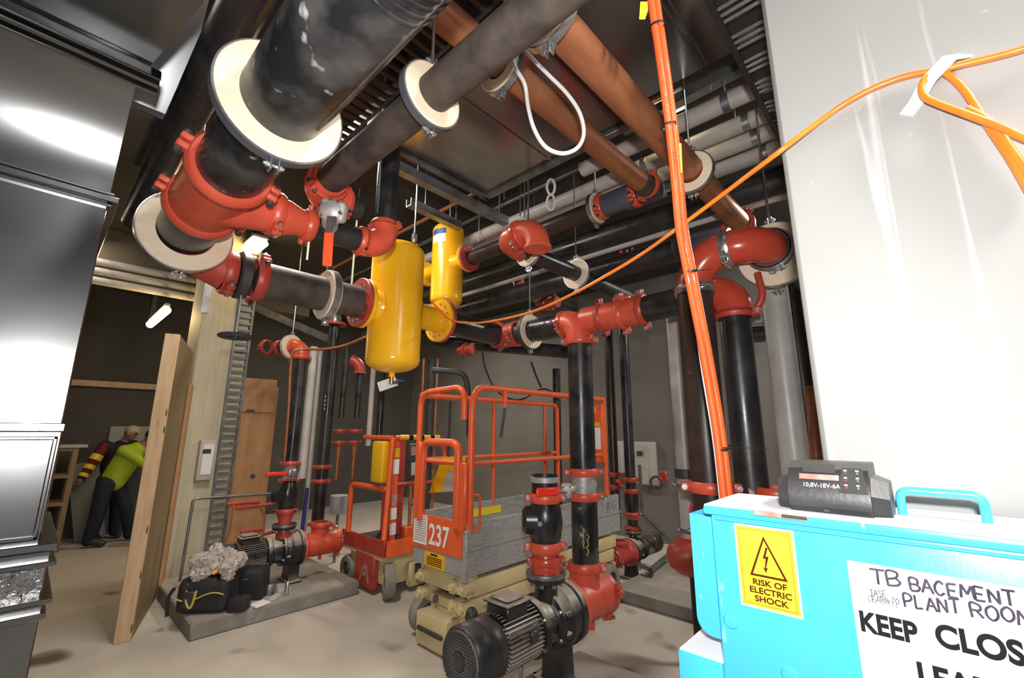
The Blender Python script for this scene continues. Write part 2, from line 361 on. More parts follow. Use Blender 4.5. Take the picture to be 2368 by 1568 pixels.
# ================================================================ SETTING
def struct(mb, name, mat, ang=40): return mb.build(name, mat, None, kind='structure', ang=ang)
ZC = 4.3
struct(MB().bb((-3, -3, -.1), (7.2, 10.6, 0)), 'floor', m_floor)
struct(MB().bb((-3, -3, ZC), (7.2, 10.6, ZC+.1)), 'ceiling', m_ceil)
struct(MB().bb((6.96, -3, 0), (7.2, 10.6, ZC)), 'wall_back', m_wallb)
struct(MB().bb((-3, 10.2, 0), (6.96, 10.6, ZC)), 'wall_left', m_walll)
XW = 1.34
_e = PX(1834, 560, XW)
struct(MB().bb((XW, -3, 0), (XW+.4, _e.y, ZC), .012), 'wall_right', m_wallr)
# plinths
def plinth(label, lo, hi):
    r = thing('concrete_plinth', label, 'plinth', ((lo[0]+hi[0])/2, (lo[1]+hi[1])/2, 0))
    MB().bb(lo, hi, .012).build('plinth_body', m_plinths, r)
    MB().bb((lo[0]+.012, lo[1]+.012, hi[2]-.001), (hi[0]-.012, hi[1]-.012, hi[2]+.003)).build('plinth_top', m_plinth, r, 'paler top face')  # top face gets a paler concrete colour than the sides
plinth('low concrete plinth under the black tool bag and left pump', (1.15, 4.66, 0), (2.64, 6.2, .13))
plinth('low concrete plinth along the back right beneath the castor stand', (4.36, -.6, 0), (6.6, 2.64, .11))
plinth('concrete plinth under the nearest black pump', (1.55, 1.25, 0), (3.12, 2.2, .06))
# pale concrete column with cable ladder and meter box
YC = 6.3
r = thing('concrete_column', 'pale yellowish concrete column behind the upright timber panel', 'column', (1.48, YC+.3, 0))
MB().bb((1.22, YC, 0), (1.74, YC+.6, ZC), .01).build('shaft', m_col, r)
MB().bb((1.20, YC-.012, 3.1), (1.28, YC, ZC)).build('corner_strip', m_galvd, r, 'dark corner strip')
r = thing('cable_ladder', 'tall galvanised cable ladder fixed up the right side of the pale column', 'cable ladder', (1.67, YC-.05, .3))
for x in (1.585, 1.755): MB().bb((x-.012, YC-.06, .3), (x+.012, YC-.004, ZC-.05)).build('side_rail', m_galvd, r)
mb = MB()
for k in range(44):
    z = .38+k*.088
    mb.bb((1.597, YC-.045, z), (1.743, YC-.02, z+.03))
mb.build('rungs', m_galvd, r)
r = thing('meter_box', 'white wall box with a small display on the pale column', 'electrical box', (PY(475, 1110, YC).x, YC-.08, PY(475, 1112, YC).z))
a, b = PY(452, 1112, YC-.1), PY(502, 1018, YC-.1)
MB().bb((a.x, YC-.1, a.z), (b.x, YC, b.z), .01, 2).build('case', m_clear, r)
MB().bb((a.x+.03, YC-.112, a.z+.06), (b.x-.02, YC-.1, b.z-.05), .004).build('cover', m_tag, r)
MB().bb((b.x-.13, YC-.118, b.z-.15), (b.x-.05, YC-.112, b.z-.10)).build('display', m_dark, r)
# ---------------------------------------------------------------- big galvanised duct riser on the left
YD = 2.2
zf = lambda y, x=60: PY(x, y, YD).z
xr = .075
r = thing('duct_riser', 'large shiny galvanised duct rising along the left edge', 'duct', (-.5, YD+.4, 0))
z1, z2, z3 = PY(120, 428, YD).z, PY(60, 988, YD).z, PY(60, 1270, YD).z
ex_ = lambda x, y: PY(x, y, YD).x
z4, z5, z6 = PY(60, 1308, YD).z, PY(60, 1395, YD).z, PY(50, 1432, YD).z
TH = R(62); TR = .47; prof = [(YD+.8, z1), (YD, z1)]+[(YD-TR+TR*math.cos(TH*k/10), z1+TR*math.sin(TH*k/10)) for k in range(1, 11)]
YT, z0 = prof[-1]; prof += [(YD+.8, z0+.25)]
MB().prism(prof, (-1.2, 0, 0), Y, Z, xr+1.2).build('upper_panel', m_galv, r, ang=20)
MB().bb((-1.2, YD, z2), (xr, YD+.8, z1), .004).build('middle_panel', m_galv, r)
MB().bb((-1.2, YD+.01, z3), (ex_(120, 1120), YD+.79, z2), .004).build('lower_panel', m_galv, r)
MB().bb((-1.2, YD+.02, z5), (ex_(101, 1350), YD+.78, z4), .004).build('foil_connector', m_foil, r, 'crinkled foil flexible connector')
MB().bb((-1.2, YD+.02, 0), (ex_(78, 1500), YD+.78, z6), .004).build('base_panel', m_galv, r)
MB().bb((-1.2, YD+.015, z4), (ex_(118, 1285), YD+.785, z3), .004).build('collar', m_galv, r)
MB().bb((-1.2, YD+.015, z6), (ex_(98, 1412), YD+.785, z5), .004).build('collar', m_galv, r)
for z, e, h in ((z1, .028, .012), (z2, .03, .014), (z3, .02, .012), (z4, .03, .008), (z5, .03, .008), (z6, .02, .01)):
    xq = {z1: xr+e, z2: ex_(150, 987), z3: ex_(132, 1268), z4: ex_(128, 1306), z5: ex_(118, 1393), z6: ex_(103, 1430)}[z]; mb = MB(); mb.bb((-1.2, YD-e, z-h), (xq, YD+.8+e, z+h), .003)
    if z == z1: mb.bb((-1.2, YD-e*.6, z-h*2.4), (xr+e*.4, YD+.8, z-h*1.4), .002); mb.bb((-1.2, YD-e*.6, z+h*1.5), (xr+e*.4, YD+.8, z+h*2.4), .002)
    mb.build('flange', m_galv, r)
dn = V((0, -math.sin(TH), math.cos(TH)))
for o_, t_ in ((-.03, .012), (0, .018), (.03, .01)): MB().box(V(((xr-1.2)/2+.02, YT, z0))+dn*o_, (xr+1.28, .06, t_), M.Rotation(TH, 3, 'X'), .003).build('flange', m_galv, r)
mb = MB(); w = .012
lo, hi = V((-1.2, YD-.004, z3+.025)), V((ex_(112, 1120), YD+.01, z2-.03))
for a, b in (((lo.x, lo.z), (hi.x, lo.z+w)), ((lo.x, hi.z-w), (hi.x, hi.z)), ((hi.x-w, lo.z), (hi.x, hi.z))): mb.bb((a[0], lo.y, a[1]), (b[0], hi.y, b[1]), .003)
mb.build('seam_frame', m_galv, r)
# horizontal leg of the riser over the camera's left
r = thing('overhead_duct', 'dark horizontal duct joining the top of the shiny riser, upper left', 'duct', (-.5, .8, 3.1))
MB().prism([(-1.2, -1.0), (.16, -1.0), (.17, 1.5), (.10, YT+.0), (-1.2, YT+.0)], (0, 0, z0+.05), X, Y, .6).build('duct_body', m_galv, r)
r = thing('short_duct', 'short galvanised duct end hanging beyond the upper left riser', 'duct', (0, 3.2, 3.35))
MB().prism([(2.82, 3.36), (3.5, 3.36), (3.5, 3.95), (2.45, 3.95)], (-.6, 0, 0), Y, Z, .90).build('duct_body', m_galv, r)
MB().bb((-.6, 2.79, 3.33), (.32, 2.83, 3.37), .002).build('flange', m_galv, r)
# ---------------------------------------------------------------- ceiling ducts above the pipes
r = thing('ceiling_duct', 'wide shiny flat duct overhead between the copper pipes and back pipes', 'duct', (1.75, 1.7, 3.6))
MB().bb((1.2, 1.02, 3.6), (2.28, 2.42, 4.15), .004).build('duct_body', m_galv, r)
MB().bb((2.25, 1.02, 3.57), (2.30, 2.42, 3.60), .002).build('flange', m_galvd, r)
mb = MB(); mb.bb((1.2, 2.40, 3.57), (2.30, 2.44, 3.60), .002); mb.build('flange', m_galvd, r)
mb = MB(); mb.bb((1.2, 1.72, 3.594), (2.25, 1.735, 3.6)); mb.build('standing_seam', m_galv, r)
r = thing('ceiling_duct', 'wide shiny flat duct overhead beside the white wall', 'duct', (1.6, .1, 3.62))
MB().bb((1.0, -.9, 3.62), (2.18, .98, 4.15), .004).build('duct_body', m_galv, r)
mb = MB(); mb.bb((1.0, .60, 3.605), (2.18, .612, 3.62)); mb.bb((1.0, .63, 3.605), (2.18, .642, 3.62)); mb.build('standing_seam', m_galv, r)
def strut(label, a, b, w=.041, rods=()):
    a, b = V(a), V(b); rt = thing('strut_channel', label, 'strut channel', (a+b)/2)
    d = (b-a).normalized(); s = Z.cross(d)
    mb = MB()
    for q in (1, -1): mb.bar(a+s*(q*w*.45), b+s*(q*w*.45), .006, w)
    mb.bar(a-Z*w*.45, b-Z*w*.45, w, .006); mb.build('channel', m_galvd, rt)
    for t in rods: MB().cyl(a+(b-a)*t-Z*.05, V(((a+(b-a)*t).x, (a+(b-a)*t).y, ZC)), .006, 8).build('threaded_rod', m_zinc, rt)
    return rt
strut('galvanised strut channel slung under the far edge of the overhead duct', (1.42, 2.50, 3.52), (2.60, 2.50, 3.52), .07, (.06, .93))
strut('lower galvanised strut channel directly above the smaller yellow vessel', PZ(945, 468, 3.72), PZ(1062, 523, 3.72), .075, (.3, .8))
strut('galvanised strut channel crossing above the pale plastic pipes', PZ(1440, 300, 3.9), PZ(1725, 150, 3.9), .07, (.4, .75))
# brown slotted tray between the two black pipes
def tray(label, o, n, mat, x0, x1, y0, y1, z, along, step, groups):
    rt = thing('cable_tray', label, 'cable tray', ((x0+x1)/2, (y0+y1)/2, z))
    sd = MB()
    if along == 'Y':
        for x in (x0, x1): sd.bb((x-.01, y0, z-.01), (x+.01, y1, z+.06))
    else:
        for y in (y0, y1): sd.bb((x0, y-.012, z-.01), (x1, y+.012, z+.06))
    sd.build('side_rail', mat, rt)
    mb = MB(); pl = MB(); k = 0; t = (y0 if along == 'Y' else x0)+.03; end = (y1 if along == 'Y' else x1)-.03
    while t < end:
        if groups and k % 4 == 3:
            q = step*1.7
            if along == 'Y': pl.bb((x0, t, z+.004), (x1, t+q-step*.3, z+.008))
            else: pl.bb((t, y0, z+.004), (t+q-step*.3, y1, z+.008))
            t += q
        else:
            if along == 'Y': mb.tube([(x0, t, z), (x1, t, z)], step*.22, 8)
            else: mb.tube([(t, y0, z), (t, y1, z)], step*.22, 8)
            t += step
        k += 1
    mb.build('rungs', n, rt); (pl.build('cover_strips', mat, rt) if len(pl.bm.verts) else None); return rt
m_trayb = mk('rusty_tray_steel', (.10, .06, .035), (.06, .04, .03), 6, .5, .4)
tray('rusty brown slotted cable tray between the two black overhead pipes', None, m_trayb, m_dark, .80, 1.08, -.4, 2.6, 3.5, 'Y', .07, False)
a = PZ(1690, 100, 3.3)
tray('black cable tray with bright rungs running up beside the white wall', None, m_galvd, mk('black_tray_steel', (.02, .02, .022), rough=.4), 1.2, 3.4, a.y-.24, a.y, 3.3, 'X', .036, True)
# ================================================================ PIPEWORK
RX, RZ, RR = .385, 2.70, .124          # big black header
tn = PX(535, 388, RX).y; tf = PX(470, 478, RX).y
pipe('header_pipe', 'largest black overhead pipe with white scuffs, upper left of centre', 'pipe', (RX, -.7, RZ), (RX, tn, RZ), RR, m_blackd, seg=48)
h = bpy.data.objects['header_pipe']
a = V((RX+RR*.62, .0, RZ-RR*.785)); MB().tube([a+Y*(-.5), a+Y*1.25], .005, 8).build('weld_seam', m_rusty, h, 'rusty weld seam')
mb = MB()
for k in range(7): mb.ring((RX, .56+k*.028, RZ), Y, RR-.002, RR+.0035, .012, 48, .002)
mb.build('grip_rings', m_blackd, h)
Y1 = PX(652, 232, RX).y
support('largest cream block ring, round the biggest black pipe', (RX, Y1, RZ), Y, RR, .193, .05, 3.0, m_band)
# tee
r = thing('grooved_tee', 'large red grooved tee on the biggest black pipe', 'tee', (RX, (tn+tf)/2, RZ-.2)); ty = (tn+tf)/2+.02
mb = MB(); mb.lathe([(RR-.03, tn-ty), (RR+.012, tn-ty), (RR+.012, tf-ty), (RR-.03, tf-ty)], (RX, ty, RZ), Y, 40)
mb.lathe([(.12, 0), (.115, .09), (.10, .17), (.088, .24), (.08, .24)], (RX, ty, RZ-.015), X, 32); mb.build('tee_body', m_red, r)
ear = V((-.8, 0, .6))
coupling(r, (RX, tn, RZ), Y, RR, (-.96, 0, .26), m_red, .06, m_dark, 'coupling', .03)
coupling(r, (RX, tf, RZ), Y, RR, (-.96, 0, .26), m_red, .06, m_dark, 'coupling', .03)
zb = RZ-.015
coupling(r, (RX+.24, ty, zb), X, .085, (0, -.55, -.83), m_red, .055, m_zinc)
# branch: reducer, pipe, valve, pipe, elbow up
bx0 = RX+.24
r = thing('grooved_reducer', 'red reducer between the large tee and the lever valve', 'reducer', (bx0+.1, ty, zb-.1))
MB().lathe([(.07, .03), (.085, .03), (.085, .05), (.066, .11), (.066, .15), (.05, .15)], (bx0, ty, zb), X, 32).build('reducer_body', m_red, r)
coupling(r, (bx0+.155, ty, zb), X, .062, (0, -.5, .86), m_red, .05, m_dark)
rb = .06
vx = PY(765, 487, ty).x
pipe('branch_pipe', 'short black pipe holding the orange lever valve', 'pipe', (bx0+.155, ty, zb), (1.06, ty, zb+.01), rb, m_black)
r = thing('lever_valve', 'cast silver valve top with a hanging orange lever grip', 'valve', (vx, ty-.09, zb))
dv = (V((vx, ty, zb))-CAM).dot(_f)-.14
g = P(766, 484, dv); sr = M((_r, -_f, _u)).transposed()
mb = MB(); mb.box(g+_f*.03, (.125, .07, .10), sr @ M.Rotation(R(12), 3, 'Y'), .022, 3); mb.lathe([(0, .03), (.03, .028), (.05, .01), (.055, -.03), (.05, -.05)], g-_u*.01, -_f, 24); mb.tube([g, V((vx, ty, zb))], .04, 16)
mb.build('gear_head', m_cast, r)
for q in ((-.045, .03), (.04, .035), (-.04, -.03), (.045, -.02), (.0, .045)):
    b = MB(); b.hexb(g+_r*q[0]+_u*q[1]-_f*.0, -_f, .009, .018); b.build('bolt', m_zinc, r)
MB().bar(P(768, 500, dv-.04), P(761, 545, dv-.05), .045, .008, -_f, .002).build('lever_arm', m_zinc, r)
MB().bar(P(761, 537, dv-.05), P(756, 616, dv-.05), .045, .014, -_f, .005).build('lever_grip', m_lever, r)
ex = 1.09
r = thing('grooved_elbow', 'red elbow right of the lever valve, turning up to a black riser', 'elbow', (ex+.08, ty, zb-.1))
coupling(r, (ex-.03, ty, zb+.01), X, rb, (0, -.5, -.86), m_red, .05, m_dark)
o, e = elbow(r, (ex, ty, zb+.01), X, Z, .072, .105)
coupling(r, e+Z*.03, Z, rb, (.5, -.86, 0), m_red, .045, m_zinc)
pipe('riser_pipe', 'black riser going up from the red elbow beside the lever valve', 'pipe', e+Z*.02, (e.x, e.y, ZC), rb, m_black)
# second black pipe
qx, qz, qr = .81, 2.89, .067
q1 = PX(760, 424, qx).y
pipe('overhead_pipe', 'scuffed slimmer black pipe overhead, right of the largest one', 'pipe', (qx, -.7, qz), (qx, q1, qz), qr, m_rusty)
support('cream block ring round the slimmer scuffed black overhead pipe', (qx, PX(996, 222, qx).y, qz), Y, qr, .125, .045, 3.45, m_band)
r = thing('grooved_elbow', 'red elbow at the far end of the slimmer overhead pipe', 'elbow', (qx+.1, q1+.1, qz-.1))
coupling(r, (qx, q1, qz), Y, qr, (-.8, 0, -.6), m_red, .05, m_dark)
o, e = elbow(r, (qx, q1+.03, qz), Y, X, .09, .125)
coupling(r, e+X*.03, X, qr, (0, .5, .86), m_red, .045, m_dark)
pipe('stub_pipe', 'black pipe stub behind the riser near the slimmer overhead elbow', 'pipe', e+X*.03, e+X*.12, qr*.9, m_black)
# support 2, elbow, butterfly valve and dark pipe to the big yellow vessel
XY, XZ = 2.75, 2.56; rx = .108
pipe('header_pipe', 'black pipe end between the large red tee and the lower cream ring', 'pipe', (RX, tf, RZ), (RX, 2.64, RZ-.02), RR, m_black, seg=48)
Y2 = PX(412, 545, RX).y
support('cream block ring at the low left end of the largest black pipe', (RX, 2.60, RZ-.03), Y, RR, .205, .045, 3.3, m_zinc)
r = thing('grooved_elbow', 'red elbow half hidden behind the low left cream ring', 'elbow', (.5, 2.7, 2.4))
MB().tube(fillet([(RX, 2.625, RZ-.03), (RX, XY, RZ-.05), (.62, XY, XZ)], .12, 10), [.118+(.108-.118)*k/12 for k in range(13)], 32).build('elbow_body', m_redd, r)
coupling(r, (.62, XY, XZ), X, rx, (0, -.6, -.8), m_redd, .06, m_zinc)
r = thing('butterfly_valve', 'black butterfly valve with a flat black handwheel below, behind the cream ring', 'valve', (.69, XY, XZ-.5))
MB().ring((.69, XY, XZ), X, .06, .135, .06, 40, .01).build('valve_body', m_dark, r)
MB().cyl((.69, XY-.04, XZ-.1), (.69, XY-.04, XZ-.36), .008, 10).build('stem', m_zinc, r)
hw = MB(); c0 = V((.69, XY-.04, XZ-.36)); hw.tube([c0+V((math.cos(t*.3927)*.075, math.sin(t*.3927)*.075, 0)) for t in range(16)], .011, 8, closed=True)
for t in range(3): hw.cyl(c0, c0+V((math.cos(t*2.094)*.07, math.sin(t*2.094)*.07, 0)), .007, 8)
hw.cyl(c0-Z*.015, c0+Z*.02, .016, 12); hw.build('handwheel', m_dark, r)
r = thing('grooved_coupling', 'red coupling at the left end of the dark pipe into the big vessel', 'coupling', (.77, XY, XZ-.14))
coupling(r, (.775, XY, XZ), X, rx, (0, -.75, .66), m_redd, .06, m_dark)
vX = PY(915, 715, XY).x; vr = .19
fl = PY(838, 692, XY).x
pipe('dark_steel_pipe', 'dark mill scale pipe feeding the big yellow vessel from the left', 'pipe', (.78, XY, XZ), (fl-.03, XY, XZ), rx, m_rusty, seg=40)
support('grey banded block ring on the dark pipe left of the big vessel', (PY(758, 672, XY).x, XY, XZ), X, rx, .165, .06, None, m_zinc)
# big vessel
top = PY(920, 562, XY).z; bot = PY(905, 862, XY).z
def vessel(label, x, y, zt, zb, r_, ax, zn, l1, l2, rn, rf, red_t):
    rt = thing('separator_vessel', label, 'vessel', (x, y, zb)); ax = V(ax)
    pr = [(0, zb)]+[(r_*math.sin(t*math.pi/16), zb+.085-.085*math.cos(t*math.pi/16)) for t in range(1, 9)]+[(r_, zb+.1)]
    pr += [(r_, zt-.1)]+[(r_*math.cos(t*math.pi/16), zt-.085+.085*math.sin(t*math.pi/16)) for t in range(0, 8)]+[(0, zt)]
    MB().lathe(pr, (x, y, 0), Z, 56).build('shell', m_yel, rt, ang=30)
    for q in (zb+.095, zt-.095): MB().ring((x, y, q), Z, r_-.004, r_+.0015, .012, 56, .001).build('weld_bead', m_yel, rt)
    c = V((x, y, zn))
    for s, l in ((-1, l1), (1, l2)):
        d = ax*s; n = MB(); n.lathe([(rn+.025, r_*.86), (rn, r_*1.08), (rn, l-.03)], c, d, 36); n.build('nozzle', m_yel, rt)
        flange(rt, c+d*(l-.013), d, rn*.8, rf, .026, m_yel, 12)
        flange(rt, c+d*(l+.017), d, rn*.8, rf*1.0, .03, m_redd, 12 if s < 0 else 0, 'flange_adapter')
    mb = MB()
    return rt
rt = vessel('larger yellow enamel vessel hanging in the centre', vX, XY, top, bot, vr, X, XZ, vX-fl, PY(1018, 738, XY).x-vX, .1, .172, .03)
mb = MB(); mb.cyl((vX, XY, bot-.03), (vX, XY, bot+.01), .022, 16); mb.build('drain_boss', m_yel, rt)
dv = MB(); dv.cyl((vX, XY, bot-.08), (vX, XY, bot-.03), .015, 12); dv.cyl((vX, XY, bot-.07), (vX+.05, XY, bot-.065), .013, 12); dv.build('drain_valve', m_brass, rt)
MB().bar((vX+.03, XY-.02, bot-.05), (vX+.10, XY-.02, bot-.052), .014, .014, Z, .004).build('drain_handle', m_bluel, rt, 'blue drain handle')
for s in (-1, 1):
    mb = MB(); mb.bar((vX+s*.14, XY, top-.09), (vX+s*.14, XY, top+.04), .012, .05, Y, .004); mb.build('lifting_lug', m_yel, rt)
w = MB(); o_ = P(896, 888, 3.15); w.box(o_, (.135, .002, .07), M.Rotation(YAW-R(90), 3, 'Z') @ M.Rotation(R(-20), 3, 'Y')); w.build('card_tag', m_tag, None, 'white card tag hanging from the drain of the larger vessel', 'tag')
rd = PY(958, 560, XY); r = thing('hanger_rod', 'threaded rod with turnbuckle above the larger vessel', 'rod', (rd.x, XY, rd.z))
MB().cyl((rd.x, XY, rd.z), (rd.x, XY, ZC), .007, 8).build('rod', m_zinc, r); MB().box((rd.x, XY, rd.z+.035), (.034, .034, .075), None, .006).build('turnbuckle', m_zinc, r)
# outlet run
xo = PY(1028, 742, XY).x; xe = PY(1150, 772, XY).x
YX = 2.82
pipe('outlet_pipe', 'black pipe leaving the right flange of the larger vessel', 'pipe', (xo, XY, XZ), (xe+.05, XY, XZ-.01), rx*.93, m_black)
r = thing('grooved_elbow', 'red elbow joining the vessel outlet pipe to the cream ring run', 'elbow', (YX, XY-.05, XZ-.12))
coupling(r, (xe, XY, XZ-.01), X, rx*.93, (0, .5, .86), m_redd, .05, m_zinc)
ey = XY-.16
MB().tube(fillet([(xe, XY, XZ-.01), (YX, XY, XZ-.015), (YX, ey-.05, XZ-.015)], .15, 10), rx, 32).build('elbow_body', m_redd, r)
coupling(r, (YX, ey-.03, XZ-.015), Y, rx*.9, (.9, 0, .3), m_redd, .05, m_zinc)
YZ = XZ-.02; ry = .094
dy = PX(1338, 715, YX).y; yb = PX(1690, 650, YX).y
pipe('run_pipe', 'black pipe between the lower centre cream ring and the domed red elbow', 'pipe', (YX, ey-.05, YZ), (YX, dy+.13, YZ), ry, m_black)
mk1 = bpy.data.objects[[o.name for o in bpy.data.objects if o.name.startswith('run_pipe')][-1]]
def dot(px, py, xx, mat, nm, s=.014):
    p = PX(px, py, xx); n = (CAM-p).normalized(); MB().ball(p, s, (1, 1, 1.5), 10).build(nm, mat, mk1)
dot(1273, 745, YX-ry*.98, m_pink, 'pink_mark', .012); dot(1258, 746, YX-ry*.98, m_chalk, 'pale_mark', .009)
support('cream block ring in the lower centre on the run to the domed red elbow', (YX, PX(1226, 765, YX).y, YZ), Y, ry, .155, .05, 3.6, m_dark)
# domed elbow with drop
r = thing('grooved_elbow', 'domed red elbow feeding the tall black pipe down to the nearest pump', 'elbow', (YX, dy, YZ-.15))
o, e = elbow(r, (YX, dy+.12, YZ), -Y, -Z, ry+.014, .12)
coupling(r, (YX, dy+.13, YZ), Y, ry, (-.95, 0, -.3), m_redg, .05, m_zinc)
coupling(r, e-Z*.035, Z, ry, (-.3, .95, 0), m_red, .055, m_zinc)
DP = V((YX, dy, 0))
# tee etc along the run
t1, t2 = PX(1392, 702, YX).y, PX(1487, 702, YX).y
r = thing('grooved_tee', 'red tee right of the domed elbow', 'tee', (YX, (t1+t2)/2, YZ-.12))
mb = MB(); mb.lathe([(.08, dy-.06), (ry+.008, dy-.06), (ry+.008, t2), (.08, t2)], (YX, 0, YZ), Y, 36); mb.cyl((YX, (t1+t2)/2, YZ), (YX, (t1+t2)/2, YZ+.12), .07, 28); mb.build('tee_body', m_red, r)
coupling(r, (YX, t1, YZ), Y, ry, (.35, 0, -.93), m_redd, .05, m_dark)
coupling(r, (YX, PX(1440, 705, YX).y, YZ), Y, ry+.006, (.35, 0, -.93), m_red, .05, m_zinc)
coupling(r, (YX, t2, YZ), Y, ry, (.35, 0, -.93), m_redd, .05, m_zinc)
pipe('run_pipe', 'short black pipe from the red tee to the brown riser', 'pipe', (YX, t2, YZ), (YX, yb+.15, YZ+.01), ry, m_black)
# black riser at the right with red elbow on top
r = thing('grooved_elbow', 'red elbow on top of the black pipe behind the orange cables', 'elbow', (YX, yb, YZ-.2))
o, e = elbow(r, (YX, yb+.12, YZ+.01), -Y, -Z, ry+.012, .12, m_redg)
coupling(r, e-Z*.03, Z, ry, (0, -.96, .2), m_redd, .055, m_zinc)
coupling(r, (YX, yb+.14, YZ+.01), Y, ry, (0.3, 0, .9), m_redd, .05, m_zinc)
mb = MB(); mb.tube(fillet([e+V((0, -.1, -.05)), e+V((0, -.17, .05)), e+V((0, -.15, .2))], .05), .02, 10); mb.build('bail', m_redd, r)
pipe('riser_pipe', 'glossy black vertical pipe just right of the orange cables', 'pipe', (YX, yb, .45), (e.x, e.y, e.z), ry*.93, m_black)
# tall drop to the nearest pump
zu, zd = PX(1345, 1090, YX).z, PX(1345, 1147, YX).z
zu, zd = PY(1345, 1092, dy).z, PY(1348, 1148, dy).z
pipe('drop_pipe', 'tall glossy black drop pipe in front of the rail lift', 'pipe', (YX, dy, zu), (YX, dy, YZ-.14), ry, m_black)
pipe('drop_pipe', 'lower black drop pipe with yellow scrawl above the nearest pump', 'pipe', (YX, dy, .8), (YX, dy, zd), ry, m_blackd)
lp = [o for o in bpy.data.objects if o.name.startswith('drop_pipe')][-1]
for i, (px, y0) in enumerate(((1345, 1228), (1362, 1240))):
    mb = MB(); rd_ = random.Random(i); pts = []
    for k in range(15):
        p = PY(px+rd_.uniform(-3.5, 3.5), y0+k*3.6, dy-ry*1.0); q = V((p.x-YX, p.y-dy, 0)); q = q.normalized()*(ry+.001); pts.append(V((YX+q.x, dy+q.y, p.z)))
    mb.tube(cr(pts, 3), .0032, 6); mb.build('yellow_scrawl', m_ypaint, lp)
r = thing('lever_valve', 'butterfly valve with a red lever between couplings on the tall drop pipe', 'valve', (YX, dy, zd))
coupling(r, (YX, dy, zu+.0), Z, ry, (-.75, .66, 0), m_red, .055, m_zinc)
coupling(r, (YX, dy, zd-.0), Z, ry, (-.75, .66, 0), m_red, .055, m_zinc)
MB().lathe([(ry, zd), (ry-.008, zd+.04), (ry+.004, (zu+zd)/2), (ry-.008, zu-.04), (ry, zu)], (YX, dy, 0), Z, 32).build('valve_body', m_alu, r)
gx = P(1309, 1135, 3.06); mb = MB(); mb.box(gx, (.07, .06, .10), sr, .014, 2); mb.tube([gx, V((YX, dy, (zu+zd)/2))], .03, 14); mb.lathe([(0, .05), (.03, .045), (.035, 0)], gx+_u*.015, -_f, 18); mb.build('gear_head', m_cast, r)
for q in ((-.02, .035), (.022, .035), (-.005, -.03), (.028, -.025), (.03, .005)): b = MB(); b.hexb(gx+_r*q[0]+_u*q[1]-_f*.025, -_f, .010, .02); b.build('bolt', m_zinc, r)
MB().tube([gx-_f*.03, P(1288, 1136, 2.84)], .012, 10).build('lever_arm', m_zinc, r)
MB().bar(P(1292, 1136, 2.83), P(1240, 1139, 2.74), .02, .052, Z, .008).build('lever_grip', m_rlever, r)
# ---------------------------------------------------------------- right hand risers and U bend
bx, by = 2.58, .915; br = .1
zt = P(1604, 668, 2.62).z
pipe('riser_pipe', 'thick brown black vertical pipe left of the orange cables', 'pipe', (bx, by, .5), (bx, by, zt), br, m_brown)
r = thing('u_bend', 'smooth glossy red double bend on top of the brown riser', 'pipe bend', (bx, by, zt))
R1 = .2
p1 = arc90(V((bx, by, zt)), Z, -Y, R1, 12); p2 = arc90(p1[-1]-Y*.02, -Y, X, R1*.8, 12)
cut = p1[-1]-Y*.01
MB().tube(p1+[cut], br, 36).build('lower_bend', m_redg, r); MB().tube([cut]+p2+[p2[-1]+X*.06], br, 36).build('upper_bend', m_redg, r)
def bandclamp(par, c, ax, rr, w=.045, side=(0, 0, -1), mat=m_zinc):
    c, ax = V(c), V(ax).normalized(); s = V(side); s = (s-ax*s.dot(ax)).normalized(); t = ax.cross(s)
    mb = MB(); mb.lathe([(rr, -w/2), (rr+.012, -w/2), (rr+.016, -w*.2), (rr+.008, 0), (rr+.016, w*.2), (rr+.012, w/2), (rr, w/2)], c, ax, 36, True)
    for q in (1, -1): mb.box(c+s*(rr+.024)+t*(q*.018), (w*.8, .03, .014), M((ax, s, t)).transposed(), .003)
    o = mb.build('band_clamp', mat, par); b = MB(); e = c+s*(rr+.026); b.hexb(e-t*.045, t, .006, .09); b.hexb(e+t*.026, t, .012, .01); b.hexb(e-t*.036, t, .012, .01); b.build('bolt', m_zinc, o)
bandclamp(r, cut, -Y, br, .05, (-.7, 0, -.7)); bandclamp(r, (bx, by, zt-.01), Z, br, .05, (-.8, -.6, 0))
MB().ring(p2[-1]+X*.02, X, br, br+.02, .07, 36).build('rubber_sleeve', m_band, r)
bandclamp(r, p2[-1]+X*.0, X, br+.01, .03, (0, -.25, -1))
cR = p2[-1]+X*.12
support('cream block ring behind the glossy red double bend', cR, X, br, .2, .045, 3.9, m_zinc)
pipe('back_pipe', 'pipe running back from the glossy red double bend through its ring', 'pipe', p2[-1]+X*.04, cR+X*.9, br*.95, m_brown)
# couplings low on both right hand pipes
for lab, px, py, x, y, rr in (('orange red coupling round the foot of the brown riser above the blue box', 1625, 1120, bx, by, br), ('orange red coupling round the foot of the glossy black riser above the blue box', 1725, 1125, YX, yb-.12, ry)):
    z = (P(px, py, math.hypot(x, y)*.92)).z; r = thing('grooved_coupling', lab, 'coupling', (x, y, z-.05)); coupling(r, (x, y, z), Z, rr, (-.45, .9, 0), m_red, .06, m_zinc)
z = P(1790, 1115, 2.9).z
r = thing('side_valve', 'dark red valve arm reaching right behind the orange cables', 'valve', (2.95, .45, z-.05))
mb = MB(); mb.tube([(2.85, .62, z), (2.98, .40, z+.01)], [.035, .05], 16); mb.ring((2.98, .40, z+.01), (.5, -.85, 0), .02, .07, .04); mb.build('valve_body', m_redd, r)
MB().cyl((2.98, .40, z+.01), (3.02, .33, z+.012), .03, 14).build('stem', m_dark, r)
